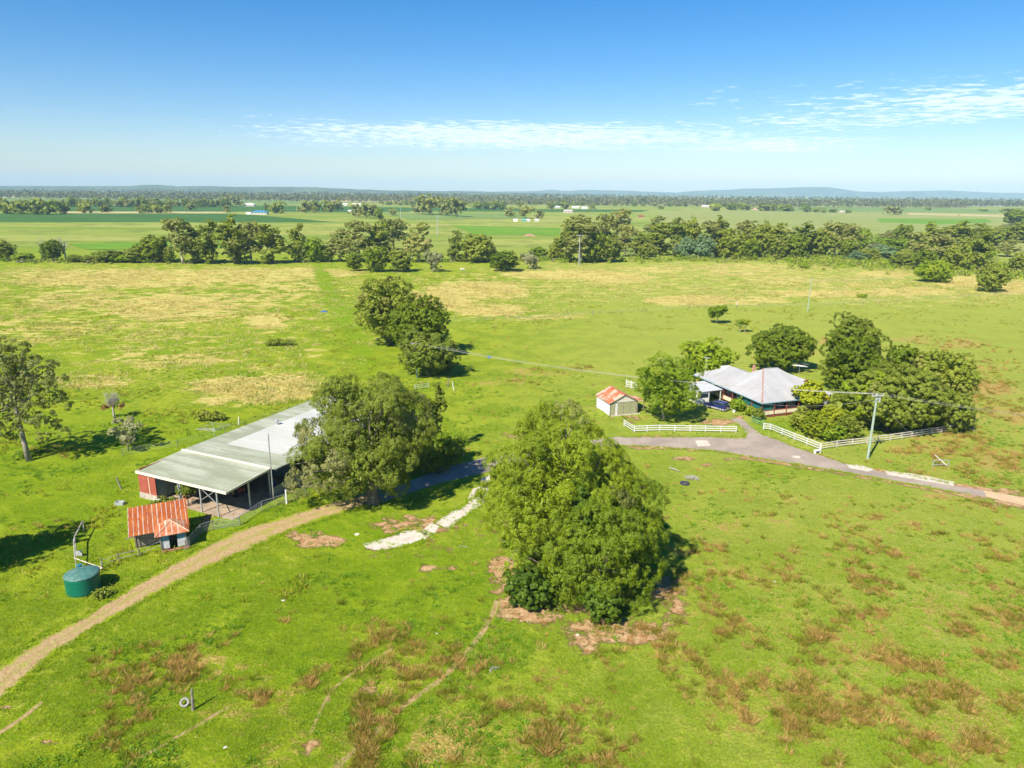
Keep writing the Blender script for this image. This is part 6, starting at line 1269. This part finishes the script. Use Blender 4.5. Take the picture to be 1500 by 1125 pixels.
WEED = foliage('weed_leaf', (.12, .26, .005), (.19, .33, .008), (.24, .33, .02), .3)
ALL_BARE = [[G(*p) for p in pl] for pl in ([(905, 636), (1120, 636), (1500, 722), (1500, 748), (1052, 665), (905, 656)], TR_UP + TR_LO)]
def inpoly(x, y, poly):
    c = np.zeros(len(x), bool); n = len(poly)
    for i in range(n):
        (ax, ay), (bx, by) = poly[i], poly[i - 1]; s = ((ay > y) != (by > y)) & (x < (bx - ax) * (y - ay) / (by - ay + 1e-9) + ax); c ^= s
    return c
BARE = [[G(*p) for p in pl] for pl in ([(895, 634), (1070, 638), (1060, 610), (1095, 610), (1120, 634), (1180, 655), (1300, 688), (1500, 722), (1620, 745), (1620, 775), (1500, 748), (1350, 716), (1120, 678), (905, 656), (720, 695), (560, 740), (540, 735), (640, 685), (800, 652)], [(p[0], p[1] - 2) for p in TR_UP] + TR_LO,
    [(500, 810), (600, 780), (720, 690), (730, 700), (660, 790), (560, 812)])] + [[SH.world(-.5, -1), SH.world(17, -1), SH.world(17, 38), SH.world(-.5, 38)], [HO.world(-5.5, 0), HO.world(18, 0), HO.world(18, 22), HO.world(-5.5, 22)], [HU.world(0, 0), HU.world(6, 0), HU.world(6, 5), HU.world(0, 5)], [GA.world(0, 0), GA.world(7.4, -.6), GA.world(7.4, 5.6), GA.world(0, 5.6)]]
def scatter(n, y0, y1, seed, power=1.0):
    rg = np.random.default_rng(seed); y = y0 + (y1 - y0) * rg.random(n) ** power; x = (rg.random(n) * 2 - 1) * (y * .80 + 6)
    ok = np.ones(n, bool)
    for p in BARE: ok &= ~inpoly(x, y, p)
    ok &= np.hypot(x + 42.6, y - 62) > 2.1
    return x[ok], y[ok]
# brown sedge clumps
x, y = scatter(130000, 37, 200, 1, 1.3); u, v = PX(x, y); br = ell(u, v, 'brown'); cl = fbm(x, y, 5.5, 5, 3); cl2 = fbm(x, y, 1.6, 9, 3)
prob = np.clip(br * 2.0 * np.clip((cl - .40) * 5, 0, 1) + .05 * np.clip((cl - .5) * 8, 0, 1) * (x > -25), 0, 1) * np.clip((cl2 - .42) * 6, 0, 1) * 1.0
rg = np.random.default_rng(3); k = rg.random(len(x)) < prob; xs_, ys_ = x[k], y[k]; g = rg.random(k.sum()) < .5
print('sedge', k.sum())
def ht(n): return .16 + .40 * rg.random(n) ** 2
blades('sedge_grass', np.stack([xs_[~g], ys_[~g]], 1), ht((~g).sum()), .16 + .26 * rg.random((~g).sum()), 46, SEDGE, 4, .010, .95)
blades('sedge_grass', np.stack([xs_[g], ys_[g]], 1), ht(g.sum()), .14 + .22 * rg.random(g.sum()), 44, SEDGEG, 5, .010, .9)
# flat weeds and lush tufts
x, y = scatter(80000, 37, 150, 11, 1.4); cl = fbm(x, y, 4.0, 15, 3); cl2 = fbm(x, y, 14, 25, 3)
k = rg.random(len(x)) < np.clip((cl - .5) * 6, 0, 1) * np.clip((cl2 - .36) * 5, 0, 1) * .55; print('weeds', k.sum())
blades('weeds', np.stack([x[k], y[k]], 1), .05 + .13 * rg.random(k.sum()), .10 + .24 * rg.random(k.sum()), 16, WEED, 6, .045, 1.4)
# short turf
x, y = scatter(150000, 37, 105, 21, 1.5); u, v = PX(x, y); dt = ell(u, v, 'dirt'); k = rg.random(len(x)) < np.clip(1 - dt * 1.5, .05, 1) * np.clip((fbm(x, y, 3, 33, 4) - .36) * 5, .1, 1); print('turf', k.sum())
blades('turf_grass', np.stack([x[k], y[k]], 1), .04 + .08 * rg.random(k.sum()) ** 2, .12 + .2 * rg.random(k.sum()), 6, TURF, 7, .026, 1.8)
ed = []
for pl, s_ in ([(905, 652), (1052, 661), (1119, 673), (1201, 686), (1276, 699), (1350, 712), (1418, 725)], 9), ([(912, 640), (1040, 639.5), (1090, 641)], 9), ([(1080, 621), (1090, 630), (1093, 640)], 9), ([(1100, 624), (1116, 636), (1140, 644), (1172, 657), (1201, 666), (1239, 679), (1295, 688), (1395, 709)], 9), (TR_UP, 14), (TR_LO, 14), (zz4([(480, 515), (600, 480), (760, 425), (830, 420), (940, 455), (880, 500), (700, 545), (600, 560)]), 16), (zz4([(955, 380), (1050, 310), (1150, 270), (1230, 190), (1290, 200), (1200, 305), (1050, 420)]), 16):
    for a_, b_ in zip(pl, pl[1:]):
        a_ = np.array(G(*a_)); b_ = np.array(G(*b_)); n_ = int(np.linalg.norm(b_ - a_) * s_); f_ = rg.random((n_, 1)); ed.append(a_ + (b_ - a_) * f_ + rg.normal(size=(n_, 2)) * .28)
ed = np.vstack(ed); blades('verge_grass', ed, .06 + .12 * rg.random(len(ed)), .10 + .18 * rg.random(len(ed)), 12, TURF, 17, .03, 1.0)
x, y = scatter(120000, 37, 72, 71, 1.2); u, v = PX(x, y); dt = ell(u, v, 'dirt'); k = rg.random(len(x)) < np.clip(1 - dt * 1.5, .05, 1) * np.clip((fbm(x, y, 2.2, 73, 4) - .40) * 6, .05, 1)
blades('turf_grass', np.stack([x[k], y[k]], 1), .03 + .08 * rg.random(k.sum()) ** 2, .12 + .2 * rg.random(k.sum()), 6, TURF, 77, .022, 2.4)
# tall dry grass in the far paddock
x, y = scatter(260000, 105, 400, 31, 1.0); u, v = PX(x, y); dr = ell(u, v, 'dry'); k = rg.random(len(x)) < np.clip(dr * np.clip((fbm(x, y, 9, 41, 4) - .38) * 5, 0, 1), 0, 1) * .5; print('dry', k.sum())
blades('dry_grass', np.stack([x[k], y[k]], 1), .2 + .35 * rg.random(k.sum()), .4 + .6 * rg.random(k.sum()), 11, STRAW, 8, .045, 1.3)
# taller green growth on the left slope and behind the shed
x, y = scatter(60000, 60, 330, 51, 1.0); u, v = PX(x, y); k = (rg.random(len(x)) < np.clip((fbm(x, y, 7, 61, 4) - .5) * 5, 0, 1) * .5) & ((x < -20) | (y > 200)); print('tall', k.sum())
blades('long_grass', np.stack([x[k], y[k]], 1), .2 + .35 * rg.random(k.sum()), .3 + .4 * rg.random(k.sum()), 9, SEDGEG, 9, .04, .7)

# ------------------------------------------------------------------ cattle
COWB = plain('black_hide', (.02, .017, .015), .8, .3, 3); COWR = plain('red_hide', (.20, .07, .03), .8, .3, 3); COWW = plain('pale_hide', (.6, .54, .45), .8, .2, 3)
def cow(u, v, mat, label, group=None, rz=0, graze=True, s=1.0):
    m = MB()
    m.tube([(-1.05, 0, .95), (-.95, 0, 1.0), (-.6, 0, .98), (0, 0, .92), (.5, 0, .95), (.85, 0, 1.02), (1.1, 0, 1.1)], [.12, .33, .38, .42, .40, .32, .2], 12)
    if graze: m.tube([(.95, 0, 1.12), (1.3, 0, .85), (1.5, 0, .5), (1.58, 0, .38), (1.7, 0, .12)], [.22, .17, .15, .15, .08], 9)
    else: m.tube([(.95, 0, 1.12), (1.3, 0, 1.35), (1.5, 0, 1.45), (1.7, 0, 1.38), (1.95, 0, 1.28)], [.22, .17, .15, .15, .08], 9)
    for x in (-.75, .72):
        for y in (-.2, .2): m.tube([(x, y, .85), (x + (.06 if x < 0 else 0), y, .5), (x - (.05 if x < 0 else 0), y, .25), (x, y, .0)], [.15, .09, .055, .065], 7)
    m.tube([(-1.08, 0, 1.1), (-1.2, 0, .8), (-1.2, 0, .45)], [.04, .025, .05], 5)
    hx, hz = ((1.45, .55) if graze else (1.5, 1.5))
    for y in (-1, 1): m.tube([(hx, y * .1, hz), (hx - .05, y * .3, hz)], [.05, .02], 5)
    me = m.mesh('cow', mat, True); o = link('cow', me, None, (*G(u, v), 0)); o.rotation_euler = (0, 0, rz); o.scale = (s, s, s); return tag(o, label, 'cow', group)
cow(677, 397, COWW, 'pale cow grazing alone in front of the tree line', rz=.3)
cow(458, 398, COWW, 'cream cow lying low near the clump of trees', rz=2.0) if 0 else None
crn = random.Random(8)
for i, (u, v) in enumerate([(1185, 325), (1188, 326), (1182, 326.5), (1213, 326), (1218, 325), (990, 320), (996, 321), (1012, 320.5), (1270, 313.5), (1410, 307), (1405, 316)]):
    cow(u, v, [COWB, COWB, COWR][i % 3], ['tiny black cow grazing on the plain beyond the creek', 'tiny black cow grazing on the plain beyond the creek', 'tiny red-brown cow grazing on the plain beyond the creek'][i % 3], ['black cattle on the far plain', 'black cattle on the far plain', 'red-brown cattle on the far plain'][i % 3], crn.uniform(0, 6), i % 2 == 0, 1.3)

# ------------------------------------------------------------------ far buildings
def shed(u, vb, wpx, h, dp, roofc, wallc, label, cat='house', name='distant_house', hip=False, rz=.1, win=True):
    x, y = G(u, vb); w = px2m(wpx, x, y); t = empty(name, (x, y, 0), rz, label, cat); e = h * .58
    wm = plain('wall_' + str(wallc), wallc, .8, .08, .5); rm = plain('roof_' + str(roofc), roofc, .5, .08, .5)
    MB().box(-w / 2, w / 2, -dp / 2, dp / 2, 0, e).build('wall', wm, t); m = MB(); o = .5; i = min(w, dp) / 2 if hip else 0
    a, b, c, d = (-w / 2 - o, -dp / 2 - o, e), (w / 2 + o, -dp / 2 - o, e), (w / 2 + o, dp / 2 + o, e), (-w / 2 - o, dp / 2 + o, e); r0, r1 = (-w / 2 - o + i, 0, h), (w / 2 + o - i, 0, h)
    m.slab([a, b, r1, r0], .1); m.slab([c, d, r0, r1], .1)
    m.add([a, r0, d, b, c, r1], [(0, 1, 2), (3, 4, 5)]); m.build('roof', rm, t)
    if win:
        k = max(2, int(w / 4))
        for j in range(k):
            q = -w / 2 + w * (j + .5) / k; MB().box(q - .7, q + .7, -dp / 2 - .04, -dp / 2, e * .35, e * .8).build('window', GLASS, t)
    return t
shed(381, 314, 22, 6, 14, (.05, .22, .36), (.55, .52, .48), 'blue hip-roofed house across the dark green crop', hip=True)
shed(364.5, 314, 6, 3.5, 6, (.7, .7, .7), (.7, .7, .7), 'small white shed left of the blue-roofed house', 'shed', 'distant_shed', win=False)
shed(366, 302, 15, 7, 16, (.72, .70, .66), (.6, .55, .48), 'white-roofed house beyond the second green strip', hip=True)
shed(8, 289, 9, 6, 20, (.4, .42, .45), (.5, .5, .5), 'far grey farm shed at the left horizon', 'shed', 'distant_shed', win=False); shed(20, 289, 6, 5, 16, (.7, .7, .7), (.6, .6, .6), 'far white farm shed at the left horizon', 'shed', 'distant_shed', win=False)
shed(505, 301, 8, 6, 14, (.7, .69, .66), (.6, .58, .55), 'pale roofed house left of the tan ripe strip'); shed(523, 301.5, 12, 6, 16, (.66, .60, .52), (.6, .5, .4), 'cream roofed house on the tan ripe strip'); shed(513, 311, 5, 4, 8, (.7, .68, .68), (.65, .6, .6), 'small pinkish white house beside the distant gums')
for i, (u, c, lab) in enumerate([(755, (.7, .7, .68), 'small white trailer shed in the green field'), (767, (.15, .38, .30), 'small green shed in the green field'), (773, (.6, .62, .6), 'small grey shed at the right of the little row'), (786, (.6, .6, .58), 'tiny pale shed at the end of the little row')]):
    shed(u, 324.5, 5.5, 3.4, 5, c, c, lab, 'shed', 'distant_shed', win=False)
shed(816, 304.5, 7, 4.5, 9, (.55, .56, .6), (.6, .6, .62), 'small blue-grey house before the right dark crop'); shed(843, 305, 10, 5, 12, (.75, .75, .75), (.7, .7, .7), 'white roofed house before the right dark crop'); shed(856, 306, 8, 5, 10, (.7, .72, .75), (.7, .7, .7), 'second white house right of the white roofed one')
shed(889, 322, 9, 6, 9, (.05, .18, .55), (.65, .65, .65), 'blue roofed farmhouse half hidden by the creek gums', hip=True); shed(832, 312, 12, 6, 10, (.55, .4, .36), (.5, .45, .4), 'reddish roof showing above the creek gums')
shed(939, 318.5, 6, 3.5, 6, (.30, .05, .05), (.4, .2, .2), 'small dark red shed in the field beyond the creek', 'shed', 'distant_shed', win=False)
shed(1033, 303.5, 9, 6, 12, (.75, .76, .78), (.7, .5, .5), 'white house with a red side on the right plain'); shed(1042, 303, 5, 5, 8, (.62, .13, .12), (.6, .15, .15), 'small bright red-roofed building on the right plain', win=False)
shed(1106, 307.5, 8, 4.5, 9, (.55, .28, .18), (.6, .5, .42), 'orange roofed house among the far right trees'); shed(1233, 311.5, 8, 4, 9, (.62, .55, .52), (.55, .45, .4), 'small pinkish house on the right plain')
for i, (u, v, w, h, c, lab) in enumerate([(1368, 299.5, 9, 9, (.7, .72, .74), 'low white warehouse at the left of the distant town'), (1382, 301.5, 14, 9, (.75, .75, .76), 'wide white warehouse in the distant town'), (1404, 302, 10, 9, (.6, .42, .36), 'reddish warehouse in the distant town'), (1418, 297.5, 14, 8, (.75, .76, .78), 'far white warehouse behind the town trees'),
                                       (1437, 302.5, 9, 8, (.6, .62, .66), 'grey warehouse in the distant town'), (1448, 300.5, 16, 12, (.72, .76, .82), 'tall pale blue warehouse in the distant town'), (1462, 302, 10, 8, (.78, .77, .75), 'cream warehouse at the right of the distant town'), (1392, 297.5, 8, 7, (.7, .7, .7), 'small white warehouse behind the wide one')]):
    shed(u, v, w, h, 30, c, c, lab, 'warehouse', 'warehouse', win=False)
x, y = G(772, 345); m = MB(); m.tube([(-6, 0, 0), (-3, 0, .5), (0, 0, .9), (3, 0, .5), (6, 0, 0)], [.6, 1.4, 1.8, 1.2, .5], 8); tag(m.build('soil_heap', plain('red_soil', (.35, .20, .14), .95, .3, .4), loc=(*G(776, 346), -.4)), 'low reddish heap of soil in the green field', 'heap')

# ------------------------------------------------------------------ hills on the horizon
def hills(name, prof, y0, dpt, mat, base=0):
    "a range whose crest follows (photo column, photo row) seen at distance y0"
    us = np.array([p[0] for p in prof], float); vs = np.array([p[1] for p in prof], float)
    uu = np.arange(us[0], us[-1] + 1, 4.0); vv = np.interp(uu, us, vs) + (fbm(uu, uu * 0, 22, 4, 4) - .5) * 1.0
    rows = 9; V_ = []
    for i, (u, v) in enumerate(zip(uu.tolist(), vv.tolist())):
        d = FW + (u - 750) / F * RR + (562.5 - v) / F * UU; t = y0 / d.y; cx0, cz = d.x * t, max(2, H + d.z * t)
        for j in range(rows):
            f = j / (rows - 1); k = math.sin(math.pi * (f ** .8)) if 0 < f < 1 else 0; q = 1 + dpt / y0 * (f - .45)
            sp_ = .12 * (vnoise(np.array([cx0 / 500 + f * 3]), np.array([f * 5.0]), 9)[0] - .5)
            V_.append((cx0 * q, y0 * q, -3 + (cz + 3) * max(0, min(1, k * (1 + (sp_ if abs(f - .45) > .1 else 0))))))
    n = len(uu); Fc = [(i * rows + j, (i + 1) * rows + j, (i + 1) * rows + j + 1, i * rows + j + 1) for i in range(n - 1) for j in range(rows - 1)]
    me = D.meshes.new(name); me.from_pydata(V_, [], Fc); me.materials.append(mat); me.polygons.foreach_set('use_smooth', [True] * len(me.polygons)); me.update(); tag(link(name, me), kind='structure')
HM, nt_, b_, o_ = newmat('wooded_hill'); pp = pos(nt_); L(nt_, mix(nt_, ramp(nt_, noise(nt_, pp, .004, 6, .7), .4, .6), (.045, .070, .03), (.10, .13, .05)), b_.inputs['Base Color']); b_.inputs['Roughness'].default_value = 1; b_.inputs['Specular IOR Level'].default_value = 0
hills('hills', [(-300, 272), (0, 272.2), (100, 272.5), (190, 272.5), (215, 270.8), (235, 270.8), (260, 272.8), (300, 272.5), (345, 273.5), (400, 273.6), (460, 274), (500, 276.5), (560, 278.5), (640, 280), (760, 282), (900, 285)], 7500, 2500, HM)
hills('mountains', [(560, 281.5), (640, 280.5), (680, 279), (720, 280.5), (790, 279.5), (808, 277.6), (825, 279.3), (870, 278.3), (920, 279.5), (990, 282), (1010, 280), (1050, 278.8), (1090, 276.5), (1130, 275.8), (1170, 274.2), (1215, 274), (1232, 276.5), (1255, 280.5), (1290, 281.5), (1330, 280), (1380, 278.8), (1420, 280.5), (1470, 282.5), (1520, 283), (1800, 286)], 12500, 3000, HM)

# ------------------------------------------------------------------ the air between
HZ = D.materials.new('haze_air'); HZ.use_nodes = True; nt_ = HZ.node_tree; nt_.nodes.clear(); o_ = N(nt_, 'ShaderNodeOutputMaterial'); pv = N(nt_, 'ShaderNodeVolumePrincipled')
pv.inputs['Color'].default_value = (.54, .82, 1.0, 1); pv.inputs['Density'].default_value = .8e-4; pv.inputs['Anisotropy'].default_value = -.15; L(nt_, pv.outputs[0], o_.inputs['Volume'])
m = MB(); m.box(-15000, 15000, -200, 17000, -5, 260); hz = m.build('haze', HZ); tag(hz, kind='stuff')
